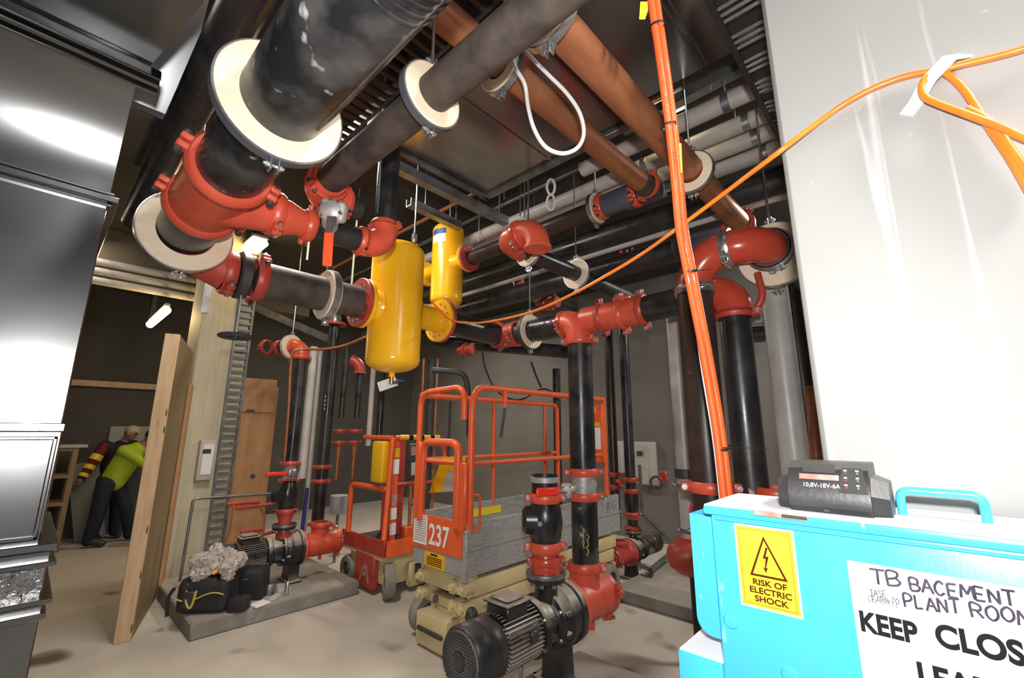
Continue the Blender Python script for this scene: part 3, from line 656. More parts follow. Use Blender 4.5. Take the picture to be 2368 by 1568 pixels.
# grey plastic verticals
def gpipe(lab, x, y, z0, z1, rr, mat, name='plastic_pipe'): return pipe(name, lab, 'pipe', (x, y, z0), (x, y, z1), rr, mat)
g1 = P(1572, 900, 3.7)
zc1 = P(1580, 1090, 3.5).z
gpipe('grey plastic pipe standing just left of the brown riser', g1.x, g1.y, zc1, 2.75, .072, m_pvcd)
r = thing('plastic_pipe', 'lower grey plastic pipe with a pink mark left of the blue box', 'pipe', (g1.x, g1.y, .75))
MB().cyl((g1.x, g1.y, .72), (g1.x, g1.y, zc1-.06), .07, 28).build('pipe_body', m_pvcd, r)
MB().ring((g1.x, g1.y, zc1-.02), Z, .06, .088, .07, 28).build('rubber_joint', m_dark, r); coupling(r, (g1.x, g1.y, zc1-.11), Z, .07, (-.7, .7, 0), m_galvd, .05, m_zinc)
coupling(r, (g1.x, g1.y, P(1578, 1222, 3.5).z), Z, .07, (-.7, .7, 0), m_galvd, .045, m_zinc)
q = V((g1.x, g1.y, 0))+V((-.066*.75, -.066*.66, 0)); MB().ball((q.x, q.y, P(1585, 1180, 3.5).z), .03, (.8, .8, 2.2), 10).build('pink_mark', m_pink, r)
g1b = PZ(1578, 1340, .11)
r = thing('suction_strainer', 'dark red round strainer casting beside the left edge of the blue box', 'strainer', (g1.x, g1.y, .11))
c = V((g1.x, g1.y, P(1578, 1285, 3.45).z))
mb = MB(); mb.lathe([(0, -.17), (.1, -.16), (.135, -.1), (.15, -.03), (.15, .04), (.12, .12), (.08, .17), (0, .18)], c, (-.75, .65, 0), 32); mb.cyl(c, (c.x, c.y, .74), .075, 24); mb.build('body', m_redd, r)
mb = MB(); mb.cyl((c.x, c.y, .11), (c.x, c.y, c.z-.1), .03, 12); mb.ring((c.x, c.y, .125), Z, .005, .07, .03); mb.build('foot', m_dark, r)
g2 = P(1812, 850, 2.72)
gpipe('broad grey vertical pipe right of the glossy black riser', g2.x, g2.y, .6, 2.62, .078, m_pvcd)
g3 = P(1853, 850, 2.95)
gpipe('dark vertical pipe in the gap beside the white wall edge', g3.x, g3.y, .6, 3.0, .06, m_black, 'riser_pipe')
g4 = P(1882, 980, 2.5)
r = pipe('conduit', 'short copper orange conduit peeking out beside the white wall edge', 'conduit', P(1889, 1075, 2.45), P(1876, 895, 2.6), .032, m_copper)
for dy_, zz in ((.0, 1.98), (.0, 1.72)):
    pipe('cross_pipe', 'grey horizontal pipe crossing low behind the black riser' if zz > 1.9 else 'black horizontal pipe crossing low behind the black riser', 'pipe', P(1695, 735 if zz > 1.9 else 778, 3.3), P(1850, 738 if zz > 1.9 else 770, 3.3)+V((0, -.3, 0)), .06, m_pvcd if zz > 1.9 else m_black)
# ---------------------------------------------------------------- copper pipes
CY, CZ, crr = 1.23, 3.36, .068
ce = PY(1500, 445, CY).x
r = thing('copper_pipe', 'long copper pipe ending in the red coupling beside the slate grey sleeve', 'pipe', (1.2, CY, CZ-crr))
MB().tube([(.24, CY, CZ), (ce-.02, CY, CZ+.03)], crr, 32).build('pipe_body', m_copper, r)
mb = MB(); mb.tube([(ce-.14, CY, CZ+.03), (ce-.02, CY, CZ+.03)], crr*1.04, 32); mb.build('blackened_end', m_rusty, r, 'blackened brazed end')
C2Y, C2Z = .75, 3.07
c2e = PY(1712, 508, C2Y).x
pipe('copper_pipe', 'duller copper pipe right of the white cable loop, ending above the red bend', 'pipe', (.24, C2Y, C2Z+.0), (c2e, C2Y, C2Z+.02), .066, m_copper)
support('small cream block ring on the duller copper pipe beside the orange cables', (PY(1600, 407, C2Y).x, C2Y, C2Z), X, .066, .118, .04, 3.9, m_zinc)
support('cream block ring on the duller copper pipe tucked behind the scuffed pipe', (PY(1268, 92, C2Y).x, C2Y, C2Z), X, .066, .118, .045, 3.55, m_zinc)
support('cream block ring on the long copper pipe beneath the scuffed pipe', (PY(1160, 172, CY).x, CY, CZ), X, crr, .13, .045, 3.55, m_zinc)
# header of the long copper pipe going back to the smaller vessel
HX, HZ = 2.77, 3.41
r = thing('grooved_coupling', 'red coupling round the end of the long copper pipe', 'coupling', (HX, CY, HZ-.1))
mb = MB(); mb.lathe([(0, -.1), (.07, -.09), (.075, .1)], (HX, CY+.02, HZ), Y, 28); mb.build('end_cap', m_rusty, r)
coupling(r, (HX-.04, CY, HZ), X, .072, (0, -.5, .86), m_red, .05, m_zinc)
ha, hb = PX(1465, 445, HX).y, PX(1395, 468, HX).y
pipe('slate_sleeve', 'slate grey sleeve between two red couplings near the long copper pipe', 'pipe', (HX, ha, HZ), (HX, hb, HZ), .085, m_slate)
for y, l in ((ha-.02, 'red coupling on the right end of the nearer slate grey sleeve'), (hb+.01, 'red coupling on the left end of the nearer slate grey sleeve')):
    r = thing('grooved_coupling', l, 'coupling', (HX, y, HZ-.1)); coupling(r, (HX, y, HZ), Y, .085, (.8, 0, .6), m_red, .05, m_dark)
support('cream block ring left of the nearer slate grey sleeve', (HX, PX(1378, 478, HX).y, HZ), Y, .072, .125, .045, 3.95, m_zinc)
v2y = 3.5; f2 = PX(1083, 598, HX).y
pipe('header_pipe', 'dark pipe from the slate grey sleeve back to the smaller yellow vessel', 'pipe', (HX, hb+.02, HZ), (HX, f2, HZ-.01), .07, m_brown)
t2_, b2_ = PY(1035, 519, v2y).z, PY(1035, 713, v2y).z
rt = vessel('smaller yellow enamel vessel with a blue and white label, behind the larger one', HX-.02, v2y, t2_, b2_, .165, Y, 3.40, v2y-f2+.02, .36, .075, .135, .03)
def arcstrip(c, rr, a0, a1, z0_, z1_, mat, par, name):
    mb = MB(); n = 10; pts = [(c[0]+rr*math.cos(a0+(a1-a0)*k/n), c[1]+rr*math.sin(a0+(a1-a0)*k/n)) for k in range(n+1)]
    for k in range(n): mb.quad((*pts[k], z0_), (*pts[k+1], z0_), (*pts[k+1], z1_), (*pts[k], z1_))
    return mb.build(name, mat, par)
av = math.atan2(-v2y, -HX)
for (z0_, z1_, mt, nm) in ((t2_-.17, t2_-.11, m_bluel, 'label_header'), (t2_-.26, t2_-.17, m_tag, 'label')):
    arcstrip((HX-.02, v2y), .1665, av-1.2, av-.15, z0_, z1_, mt, rt, nm)
# header of the duller copper pipe
GX, GZ = 3.10, 3.09
r = thing('grooved_elbow', 'dark red elbow where the duller copper pipe meets its grey sleeve', 'elbow', (GX, C2Y, GZ-.1))
coupling(r, (c2e, C2Y, C2Z+.02), X, .07, (0, -.5, .86), m_redd, .05, m_zinc); o, e = elbow(r, (c2e+.04, C2Y, C2Z+.02), X, Y, .08, .1, m_redd)
coupling(r, e+Y*.03, Y, .08, (.6, 0, .8), m_redd, .05, m_zinc)
hx = e.x; s1 = PX(1560, 545, hx).y
pipe('slate_sleeve', 'slate grey sleeve behind the orange cables', 'pipe', (hx, e.y+.05, GZ), (hx, s1, GZ), .092, m_slate)
pipe('header_pipe', 'large dark header pipe with pink marks running left behind the orange cables', 'pipe', (hx, s1, GZ), (hx, 6.0, GZ), .092, m_black)
hp = [o for o in bpy.data.objects if o.name.startswith('header_pipe')][-1]
for px, py, mt, nm, s in ((1462, 575, m_pink, 'pink_mark', .013), (1436, 582, m_pink, 'pink_mark', .015), (1450, 580, m_chalk, 'pale_mark', .011)):
    p = PX(px, py, hx-.09); MB().ball(p, s, (.6, 1, 1), 10).build(nm, mt, hp)
pipe('header_pipe', 'large black header pipe higher up along the back right', 'pipe', (3.5, -.5, 3.52), (3.5, 6.0, 3.52), .12, m_black)
pipe('header_pipe', 'thin pale conduit running along above the large black back headers', 'pipe', (3.32, -.4, 3.30), (3.32, 5.6, 3.30), .022, m_pvc)
hp = bpy.data.objects[[o.name for o in bpy.data.objects if o.name.startswith('header_pipe')][-1]]; hp.name = 'conduit'; hp['category'] = 'conduit'
# pale plastic pipes under the ceiling
for i, (x, w) in enumerate(((2.70, 'nearest the wide duct'), (2.985, 'second from the wide duct'), (3.20, 'third from the wide duct'), (3.44, 'farthest from the wide duct'))):
    r = thing('plastic_pipe', 'pale grey plastic pipe under the ceiling, %s of four' % w, 'pipe', (x, 2, 3.69), 'pale plastic pipes under the ceiling')
    y1 = 5.5 if i in (1, 2) else 1.75
    MB().tube([(x, -.4, 3.75), (x, y1, 3.75)], .058, 28).build('pipe_body', m_pvc, r)
    for y in ((.62, 1.35) if i else (.66,)): MB().ring((x, y, 3.75), Y, .055, .063, .045, 28, .002).build('clip', m_zinc if i != 0 else m_galvd, r)
    if i in (0, 1): MB().cyl((x, .66+.02*i, 3.8), (x, .66+.02*i, ZC), .006, 8).build('threaded_rod', m_zinc, r)
for i, (x, z, m_) in enumerate(((2.62, 3.98, m_copper), (3.0, 4.0, m_galvd))):
    pipe('thin_pipe', ('thin rusty pipe high above the pale plastic pipes', 'thin steel conduit high above the pale plastic pipes')[i], 'pipe', (x, 1.0, z), (x, 6.5, z), .02, m_)
# ---------------------------------------------------------------- double elbow and its pipe
PYY = 1.96; pz = 2.97; pr_ = .062
n0 = PY(1190, 590, PYY).x
r = thing('double_elbow', 'pair of red elbows with an open downward end in the middle of the pipework', 'elbow', (n0, PYY-.2, pz-.1))
o, e = elbow(r, (n0, PYY, pz), -X, -Y, .078, .115, m_red)
coupling(r, e-Y*.035, Y, .074, (.5, 0, .86), m_redg, .055, m_zinc)
o, e2 = elbow(r, e-Y*.075, -Y, -Z, .078, .115, m_red, .01)
coupling(r, (n0+.03, PYY, pz), X, pr_+.006, (0, -.4, -.9), m_redd, .05, m_zinc)
pipe('cross_pipe', 'black pipe through two small cream rings behind the open red elbow', 'pipe', (n0, PYY, pz), (4.6, PYY, pz), pr_, m_black)
support('small cream block ring directly beneath the open red elbow', (PY(1222, 600, PYY).x, PYY, pz), X, pr_, .108, .035, 3.9, m_zinc)
support('small cream block ring right of the open red elbow', (PY(1333, 630, PYY).x, PYY, pz), X, pr_, .125, .035, 3.9, m_zinc)
# far small group
fp = P(1236, 678, 5.6)
r = thing('grooved_elbow', 'small far red elbow below the two middle cream rings', 'elbow', fp-V((.25, 0, .1))); elbow(r, fp-X*.2, X*-1, Z, .07, .1, m_redd); coupling(r, fp-X*.16, X, .06, (0, -.5, .8), m_redd, .05)
pipe('cross_pipe', 'far small black pipe held by two tiny cream rings', 'pipe', fp-X*.2, fp+X*.9, .06, m_black)
support('tiny far cream ring, left of the two', fp+V((.05, 0, .0)), X, .06, .115, .04, None, m_dark)
support('tiny far cream ring, right of the two', fp+X*.32, X, .06, .115, .04, None, m_dark)
for lab, px, py, d in (('far red coupling above the ring run behind the sagging cable', 1272, 702, 5.5), ('far dark red coupling low behind the vessel outlet pipe', 1080, 808, 5.6)):
    p = P(px, py, d); r = thing('grooved_coupling', lab, 'coupling', p-Z*.1); coupling(r, p, (.3, .9, .1), .07, (.8, 0, .6), m_redd, .06, m_dark); MB().tube([p-Y*.12, p+Y*.12], .07, 20).build('body', m_redd, r)
pipe('cross_pipe', 'dark pipe running behind beneath the vessel outlet pipe', 'pipe', P(1010, 790, 5.8), P(1330, 815, 5.2), .08, m_black)
# ---------------------------------------------------------------- thin verticals at the back
def vertical(lab, px, py, d, z0_, z1_, rr, mat, name='riser_pipe'):
    p = P(px, py, d); return pipe(name, lab, 'pipe', (p.x, p.y, z0_), (p.x, p.y, z1_), rr, mat, seg=20), p
o, pa = vertical('slim brown riser right of the tall drop pipe', 1412, 900, 5.9, .5, 3.1, .058, m_brown)
o, pb = vertical('slim glossy black riser above the back right pump', 1448, 900, 5.7, .5, 3.1, .062, m_black)
o, pc = vertical('slim black riser behind the left side of the tall drop pipe', 1287, 880, 5.75, .4, 2.5, .05, m_black)
o, pd = vertical('slim black riser behind the right edge of the larger vessel', 996, 900, 6.3, .2, 2.7, .055, m_dark)
o, pe = vertical('thin bare copper riser, left of the slim dark riser behind the orange rails', 978, 880, 6.2, .3, 2.7, .017, m_copper, 'copper_pipe')
o, pf = vertical('thin bare copper riser, right of the slim dark riser behind the orange rails', 1010, 880, 6.2, .3, 2.7, .017, m_copper, 'copper_pipe')
def cpl(lab, p, px, py, d, rr, mat=m_redd, ear=(-.8, .6, 0)):
    z = P(px, py, d).z; r = thing('grooved_coupling', lab, 'coupling', (p.x, p.y, z-.04)); coupling(r, (p.x, p.y, z), Z, rr, ear, mat, .06, m_zinc); return r
cpl('dark red coupling on the slim brown riser, upper of two', pa, 1424, 1096, 5.75, .058); cpl('dark red coupling on the slim brown riser, lower of two', pa, 1425, 1124, 5.75, .058)
cpl('dark red coupling on the back right glossy riser, upper of two', pb, 1461, 1108, 5.55, .062); cpl('dark red coupling on the back right glossy riser, lower of two', pb, 1462, 1133, 5.55, .062)
p = P(1425, 1113, 5.5); MB().bar(p, P(1442, 1113, 5.5), .03, .05, Z, .008).build('valve_lever', m_rlever, None, 'small red lever between the couplings of the slim brown riser', 'lever')
q = [P(1000, 856, 5.6), P(1075, 862, 5.6), P(1083, 905, 5.6), P(1085, 1010, 5.6)]
pipe('bent_pipe', 'bent dark pipe behind the orange rails turning down from level', 'pipe', q[0], q[-1], .035, m_dark, bend=(q[1:3], .15))
MB().tube(cr([P(1115, 800, 6.6), P(1122, 850, 6.6), P(1150, 905, 6.6), P(1200, 925, 6.6), P(1252, 900, 6.6), P(1290, 912, 6.6)], 8), .012, 8).build('black_cable', m_bcable, None, 'long black cable looping down the back wall', 'cable')
MB().tube(cr([P(1228, 836, 6.6), P(1240, 870, 6.6), P(1252, 896, 6.6)], 6), .014, 8).build('black_cable', m_bcable, None, 'short black cable hanging on the back wall below the ring', 'cable')
# back wall boxes
def wbox(lab, px0, py0, px1, py1, d=.12):
    a, b = PX(px0, py1, 6.96), PX(px1, py0, 6.96); r = thing('switch_box', lab, 'electrical box', ((6.96-d), (a.y+b.y)/2, min(a.z, b.z)))
    MB().bb((6.96-d, b.y, a.z), (6.96, a.y, b.z), .015, 2).build('case', m_clear, r)
    MB().bb((6.96-d-.012, b.y+(a.y-b.y)*.3, a.z+.02), (6.96-d, a.y-.03, b.z-.03), .005).build('door', m_clear, r)
    MB().bb((6.96-d-.03, (a.y+b.y)/2, b.z-.22), (6.96-d-.01, (a.y+b.y)/2+.1, b.z-.15), .005).build('switch', m_dark, r); return r
wbox('grey switch box on the back wall behind the castor stand', 1475, 1022, 1518, 1118); wbox('grey switch box on the back wall left of the glossy back riser', 1428, 1020, 1446, 1092)
# left hand risers behind and around the left pump
LY = 5.4
def lv(lab, px, z0_, z1_, rr, mat, name='riser_pipe', y=LY):
    p = PY(px, 950, y); return pipe(name, lab, 'pipe', (p.x, p.y, z0_), (p.x, p.y, z1_), rr, mat, seg=24), p
LA = PY(684, 950, LY)
zA = PY(683, 825, LY).z; zA1 = PY(660, 1072, LY).z; zA2 = PY(660, 1112, LY).z
pipe('riser_pipe', 'black riser under the far left red elbow with the pale ring', 'pipe', (LA.x, LY, zA1), (LA.x, LY, zA), .07, m_black)
r = thing('grooved_elbow', 'far left red elbow in front of a pale ring above the left pump', 'elbow', (LA.x, LY, zA))
o, e = elbow(r, (LA.x, LY, zA+.02), Z, (-.35, .93, .0), .085, .12, m_red); coupling(r, (LA.x, LY, zA), Z, .07, (-.7, .7, 0), m_red, .05, m_zinc)
c = e+V((-.1, .2, 0)); MB().tube([e, c], .075, 20).build('pipe_stub', m_black, r); coupling(r, c, (-.35, .93, 0), .075, (.9, .3, .2), m_redd, .06, m_dark); coupling(r, c+V((-.12, .1, 0)), (-.35, .93, 0), .075, (.9, .3, .2), m_redd, .06, m_dark)
support('far left pale block ring with the yellowish hanger rod', e+V((-.02, .06, 0)), (-.35, .93, 0), .07, .15, .05, 4.25, m_pvc)
o, LW = lv('pale grey plastic riser between the two left black risers', 712, 1.15, 2.7, .048, m_pvc, 'plastic_pipe')
gz = P(712, 1130, 5.1).z
o, LW2 = lv('slim grey conduit beside the pale left plastic riser', 728, .4, 2.7, .03, m_pvcd, 'conduit', LY+.1)
o, LB = lv('black riser with pale scrawl above the left red suction casting', 757, .62, 3.0, .07, m_black)
for k in range(4): MB().ball((LB.x-.06, LY-.045, 1.95+k*.05), .014, (.6, .6, 1.4), 8).build('pale_mark', m_chalk, o)
r = thing('grooved_elbow', 'red flanged elbow behind the dark pipe above the left black riser', 'elbow', (LB.x, LY, 2.95)); flange(r, (LB.x, LY, PY(775, 750, LY).z), Z, .05, .14, .03, m_red, 8); MB().tube(arc90(V((LB.x, LY, 3.05)), Z, Y, .15), .07, 20).build('elbow_body', m_galvd, r)
o, LC = lv('slim black riser, first right of the left scrawled riser', 790, 1.85, 2.8, .035, m_black)
o, LD = lv('slim black riser topped by a dark red elbow, second right of the scrawled riser', 826, 1.85, 2.45, .04, m_black)
r = thing('grooved_elbow', 'dark red elbow left of the larger vessel bottom', 'elbow', (LD.x, LY, 2.4)); elbow(r, (LD.x, LY, PY(824, 858, LY).z), Z, (-.6, .5, .3), .07, .1, m_redd)
o, LE = lv('slim cream plastic riser below the larger vessel', 857, 1.5, 2.8, .035, m_pvc, 'plastic_pipe')
o, LF = lv('slim black riser right of the cream plastic riser', 880, 1.6, 2.8, .045, m_black)
for lab, p, z, px in (('red coupling on the left black riser above its lever valve', LA, zA1, 0), ('red coupling on the left black riser below its lever valve', LA, zA2, 0)):
    r = thing('grooved_coupling', lab, 'coupling', (p.x, LY, z-.04)); coupling(r, (p.x, LY, z), Z, .07, (-.8, .6, 0), m_red, .05, m_zinc)
for lab, py in (('red coupling on the scrawled riser, upper of two', 1080), ('red coupling on the scrawled riser, lower of two', 1113)):
    z = PY(738, py, LY).z; r = thing('grooved_coupling', lab, 'coupling', (LB.x, LY, z-.04)); coupling(r, (LB.x, LY, z), Z, .07, (-.8, .6, 0), m_redd, .05, m_zinc)
for i, (p, nm) in enumerate(((LC, 'slim riser nearest the scrawled riser'), (LD, 'second slim riser'))):
    for k, py in enumerate((997, 1024)):
        z = PY(800, py, LY).z; r = thing('grooved_coupling', 'dark red coupling on the %s, %s of two' % (nm, ('upper', 'lower')[k]), 'coupling', (p.x, LY, z-.03)); coupling(r, (p.x, LY, z), Z, .05, (-.8, .6, 0), m_redd, .05, m_dark)
    z = PY(800, 1060, LY).z
    r = thing('copper_pipe', 'copper tail pipe with a tapered reducer under the %s' % nm, 'pipe', (p.x, LY, z-.4)); MB().lathe([(.018, -.25), (.018, .02), (.05, .17)], (p.x, LY, z), Z, 16).build('pipe_body', m_copper, r)
r = thing('lever_valve', 'butterfly valve with a red lever pointing left above the left pump', 'valve', (LA.x, LY, zA2))
MB().lathe([(.07, zA2+.02), (.062, zA2+.06), (.062, zA1-.06), (.07, zA1-.02)], (LA.x, LY, 0), Z, 24).build('valve_body', m_alu, r)
zm = (zA1+zA2)/2; gp = V((LA.x-.02, LY-.12, zm)); MB().box(gp, (.09, .07, .09), None, .015, 2).build('gear_head', m_zinc, r)
MB().bar(gp+V((-.05, -.02, 0)), gp+V((-.27, .0, .0)), .03, .04, Z, .008).build('lever_grip', m_rlever, r)
# yellowish hanger rods
for lab, px, py, d, z1_ in (('yellowish hanger rod through the dark pipe left of the larger vessel', 712, 520, 4.5, ZC), ('yellowish hanger rod just left of the larger vessel', 813, 600, 4.6, ZC)):
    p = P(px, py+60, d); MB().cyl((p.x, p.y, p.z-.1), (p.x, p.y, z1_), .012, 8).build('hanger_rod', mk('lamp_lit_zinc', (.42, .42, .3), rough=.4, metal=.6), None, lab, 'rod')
for i, (px, py0, py1, d) in enumerate(((1213, 325, 500, 3.9), (1203, 430, 500, 4.2), (1235, 400, 480, 4.4), (1054, 455, 520, 4.6), (1107, 480, 560, 4.6), (1166, 440, 460, 3.6), (1260, 380, 440, 4.3))):
    a = P(px, py1, d); b = P(px, py0, d); MB().cyl(a, (a.x, a.y, ZC), .006, 8).build('hanger_rod', m_zinc, None, ('threaded rod above the open red elbow', 'short threaded rod left of the open elbow rod', 'short threaded rod right of the open elbow rod', 'threaded rod left of the smaller vessel top', 'threaded rod right of the smaller vessel top', 'threaded rod at the near end of the long strut', 'threaded rod under the far edge of the wide duct')[i], 'rod')
r = thing('hanger_hooks', 'pair of pale wire loops hanging beside the pale plastic pipes', 'hook', P(1275, 470, 4.0))
for py in (432, 468):
    c = P(1274, py, 4.0); MB().tube([c+_r*(.035*math.cos(t*.3927))+_u*(.07*math.sin(t*.3927)) for t in range(16)], .012, 8, closed=True).build('wire_loop', m_tag, r)
pd_ = pipe('black_duct_pipe', 'dark black pipe far overhead between the riser duct and the largest pipe', 'pipe', PZ(493, 152, 3.2)-Y*.8, PZ(345, 440, 3.2)+Y*.6, .075, m_black)
pd_.name = 'header_pipe'
p = PZ(470, 300, 3.2); MB().cyl((p.x, p.y, 2.9), (p.x, p.y, ZC), .006, 8).build('hanger_rod', m_zinc, None, 'threaded rod just left of the largest cream ring', 'rod')
for i in range(3):
    pipe('plastic_pipe', 'grey horizontal pipe at far left behind the low cream ring, %s of three' % ('top', 'middle', 'bottom')[i], 'pipe', PY(150, 590+i*23, 7.6), PY(480, 655+i*20, 7.6)+X*.1, .05, m_pvcd, 'far left horizontal pipes')
b0, b1 = PY(200, 700, 8.5), PY(460, 735, 8.5)
# ---------------------------------------------------------------- pumps
def pump(label, loc, rotz, sc, base_h, feet=True, tbox=True):
    r = thing('pump', label, 'pump', (0, 0, 0)); H = base_h
    def L(prof, x, nm, mat=m_pump, seg=40): return MB().lathe(prof, (x, 0, H), X, seg).build(nm, mat, r)
    fc = L([(.10, -.70), (.145, -.70), (.155, -.685), (.155, -.60), (.148, -.585), (.155, -.57), (.150, -.50), (.135, -.48)], 0, 'fan_cover', m_plast)
    g = MB(); g.lathe([(0, -.706), (.05, -.706), (.05, -.712), (.135, -.708), (.14, -.69)], (0, 0, H), X, 40); g.build('fan_grille', m_mesh, fc)
    g = MB()
    for k in range(17):
        t = -.12+k*.015; q = math.sqrt(max(0, .132**2-t*t))
        g.bb((-.712, -q, H+t-.002), (-.707, q, H+t+.002)); g.bb((-.712, t-.002, H-q), (-.707, t+.002, H+q))
    g.build('grille_wires', m_dark, fc); MB().cyl((-.715, 0, H), (-.70, 0, H), .042, 24).build('grille_hub', m_dark, fc)
    L([(.0, -.49), (.115, -.49), (.115, -.18), (0, -.18)], 0, 'motor_body')
    f = MB()
    for k in range(40):
        a = 2*math.pi*k/40; d = V((0, math.cos(a), math.sin(a)))
        f.box(V((-.335, 0, H))+d*.132, (.28, .036, .0055), M((X, d, X.cross(d))).transposed())
    f.build('cooling_fins', m_pump, r)
    L([(.11, -.19), (.158, -.185), (.165, -.17), (.165, -.145), (.15, -.13), (.12, -.12)], 0, 'motor_flange')
    L([(.115, -.13), (.122, -.12), (.122, -.03), (.135, -.02)], 0, 'lantern')
    for s in (1, -1):
        for zz in (.035, -.05): MB().bb((-.11, s*.118-.01, H+zz-.022), (-.04, s*.118+.01, H+zz+.022), .004).build('lantern_window', m_dark, r)
    L([(.135, -.03), (.16, -.02), (.165, 0), (.15, .02), (.16, .05), (.178, .07), (.178, .15), (.19, .155), (.19, .19), (.12, .195)], 0, 'volute')
    for x, rr, n, s_ in ((.19, .172, 12, 1), (-.172, .15, 6, -1), (-.02, .15, 6, -1)):
        for k in range(n):
            a = 2*math.pi*(k+.5)/n; p = V((x, rr*math.cos(a), H+rr*math.sin(a))); b = MB(); b.hexb(p-X*.02, X, .0085, .03); b.hexb(p, X*s_, .014, .012); b.build('bolt', m_zinc, r)
    for a in (20, 75, 105, 160, 200, 340):
        d = V((0, math.cos(R(a)), math.sin(R(a)))); MB().box(V((.02, 0, H))+d*.155, (.05, .05, .035), M((X, d, X.cross(d))).transposed(), .006).build('casting_rib', m_pump, r)
    n = MB(); n.lathe([(.075, H+.1), (.07, H+.19), (.078, H+.215), (.12, H+.225), (.12, H+.25), (.06, H+.25)], (.0, 0, 0), Z, 36); n.build('discharge_neck', m_pump, r)
    for k in range(8):
        a = math.pi*(k+.5)/4; b = MB(); p = V((.098*math.cos(a), .098*math.sin(a), H+.2)); b.hexb(p, Z, .009, .075); b.hexb(p, Z, .014, .02); b.build('bolt', m_zinc, r)
    MB().lathe([(.06, H+.25), (.125, H+.25), (.128, H+.262), (.125, H+.275), (.07, H+.275)], (0, 0, 0), Z, 36).build('discharge_flange', m_galvd, r)
    if tbox:
        t = MB(); rot = M.Rotation(R(0), 3, 'X'); t.bb((-.44, -.085, H+.12), (-.27, .085, H+.19), .008); tb = t.build('terminal_box', m_plast, r)
        t = MB(); t.bb((-.455, -.1, H+.19), (-.255, .1, H+.205), .006); t.bb((-.43, -.075, H+.205), (-.28, .075, H+.225), .012); t.build('box_lid', m_pump, tb)
        MB().bb((-.32, -.16, H+.0), (-.26, -.13, H+.06), .006).build('name_plate', m_plast, r)
    if feet:
        t = MB(); t.prism([(-.11, 0), (.11, 0), (.09, .05), (.075, H-.12), (-.075, H-.12), (-.09, .05)], (.06, 0, 0), Y, Z, .1); t.bb((.04, -.15, 0), (.19, .15, .025), .004); t.build('pedestal', m_pump, r)
        MB().cyl((-.35, -.1, 0), (-.35, -.1, H-.11), .013, 12).build('support_leg', m_galvd, r)
    r.location = V(loc); r.rotation_euler = (0, 0, rotz); r.scale = (sc, sc, sc); return r
def diffuser(label, loc, rotz, sc, H, inlet, mat=m_red):
    r = thing('suction_diffuser', label, 'pump fitting', (0, 0, 0))
    mb = MB(); mb.lathe([(.1, .20), (.185, .20), (.185, .225), (.145, .24), (.128, .27), (.135, .32), (.138, .62), (.12, .63)], (0, 0, H), X, 40)
    mb.lathe([(.11, H+.02), (.104, H+.12), (.10, inlet), (.08, inlet)], (.43, 0, 0), Z, 32); mb.build('body', mat, r)
    coupling(r, (.645, 0, H), X, .125, (0, -.3, -.95), mat, .06, m_zinc); MB().lathe([(.12, .66), (.1, .69), (0, .70)], (0, 0, H), X, 32).build('end_cap', mat, r)
    coupling(r, (.645, 0, H), X, .124, (0, .95, -.3), mat, .058, m_zinc)
    coupling(r, (.43, 0, inlet-.03), Z, .1, (.55, -.83, 0), mat, .06, m_zinc)
    bl = MB(); bl.tube([(.43, -.05, H-.12), (.43, -.05, H-.17)], .02, 10); bl.build('drain_plug', mat, r)
    r.location = V(loc); r.rotation_euler = (0, 0, rotz); r.scale = (sc,)*3; return r
AX = .555     # axis height of the near pump
zb_ = .06
px_, py_ = YX-.45, dy
pump('nearest black pump with a ribbed motor in the lower centre', (px_, py_, zb_+.10), 0, 1.0, AX-zb_-.10)
r = thing('steel_plinth_block', 'small grey steel channel block under the nearest pump foot', 'support block', (px_+.1, py_, zb_))
mb = MB(); mb.bb((px_+.0, py_-.2, zb_), (px_+.25, py_+.2, zb_+.02), .003); mb.bb((px_+.0, py_-.2, zb_+.08), (px_+.25, py_+.2, zb_+.10), .003); mb.bb((px_+.1, py_-.2, zb_), (px_+.12, py_+.2, zb_+.1)); mb.build('channel', m_galvd, r)
diffuser('large red suction casting below the tall drop pipe', (px_, py_, zb_), 0, 1.0, AX-zb_, .80-zb_)
# discharge stack over the near pump
SX = px_; s0 = AX+.275
zz = lambda py: PY(1265, py, py_).z
r = thing('grooved_reducer', 'red concentric reducer on the nearest pump discharge', 'reducer', (SX, py_, s0))
z1_, z2_ = s0+.06, zz(1262)
MB().lathe([(.06, s0), (.095, s0), (.095, s0+.03), (.078, z1_+.02), (.075, z1_+.05), (.07, (z1_+z2_)/2+.02), (.088, z2_-.04), (.092, z2_), (.06, z2_)], (SX, py_, 0), Z, 36).build('reducer_body', m_redg, r)
coupling(r, (SX, py_, z1_), Z, .078, (.8, -.6, 0), m_redg, .055, m_zinc); coupling(r, (SX, py_, z2_-.0), Z, .088, (.72, -.69, 0), m_red, .06, m_zinc)
z3_, z4_ = zz(1150), zz(1097)
r = thing('check_valve', 'glossy black check valve body above the nearest pump discharge', 'valve', (SX, py_, z2_))
mb = MB(); mb.lathe([(.085, z2_), (.09, z2_+.03), (.1, z2_+.05), (.112, (z2_+z3_)/2), (.1, z3_-.05), (.085, z3_-.03), (.085, z3_)], (SX, py_, 0), Z, 40)
mb.build('valve_body', m_black, r)
zc_ = (z2_+z3_)/2+.01; dd = V((-.72, .69, 0))
MB().tube([V((SX, py_, zc_)), V((SX, py_, zc_))+dd*.13, V((SX, py_, zc_))+dd*.15], [.1, .085, .06], 24).build('hinge_bonnet', m_black, r)
for s in (-1, 1):
    b = MB(); p = V((SX, py_, zc_))+V((.69, .72, 0))*(s*.1)+dd*.05; b.hexb(p, V((.69, .72, 0))*s, .016, .03); b.build('bolt', m_zinc, r)
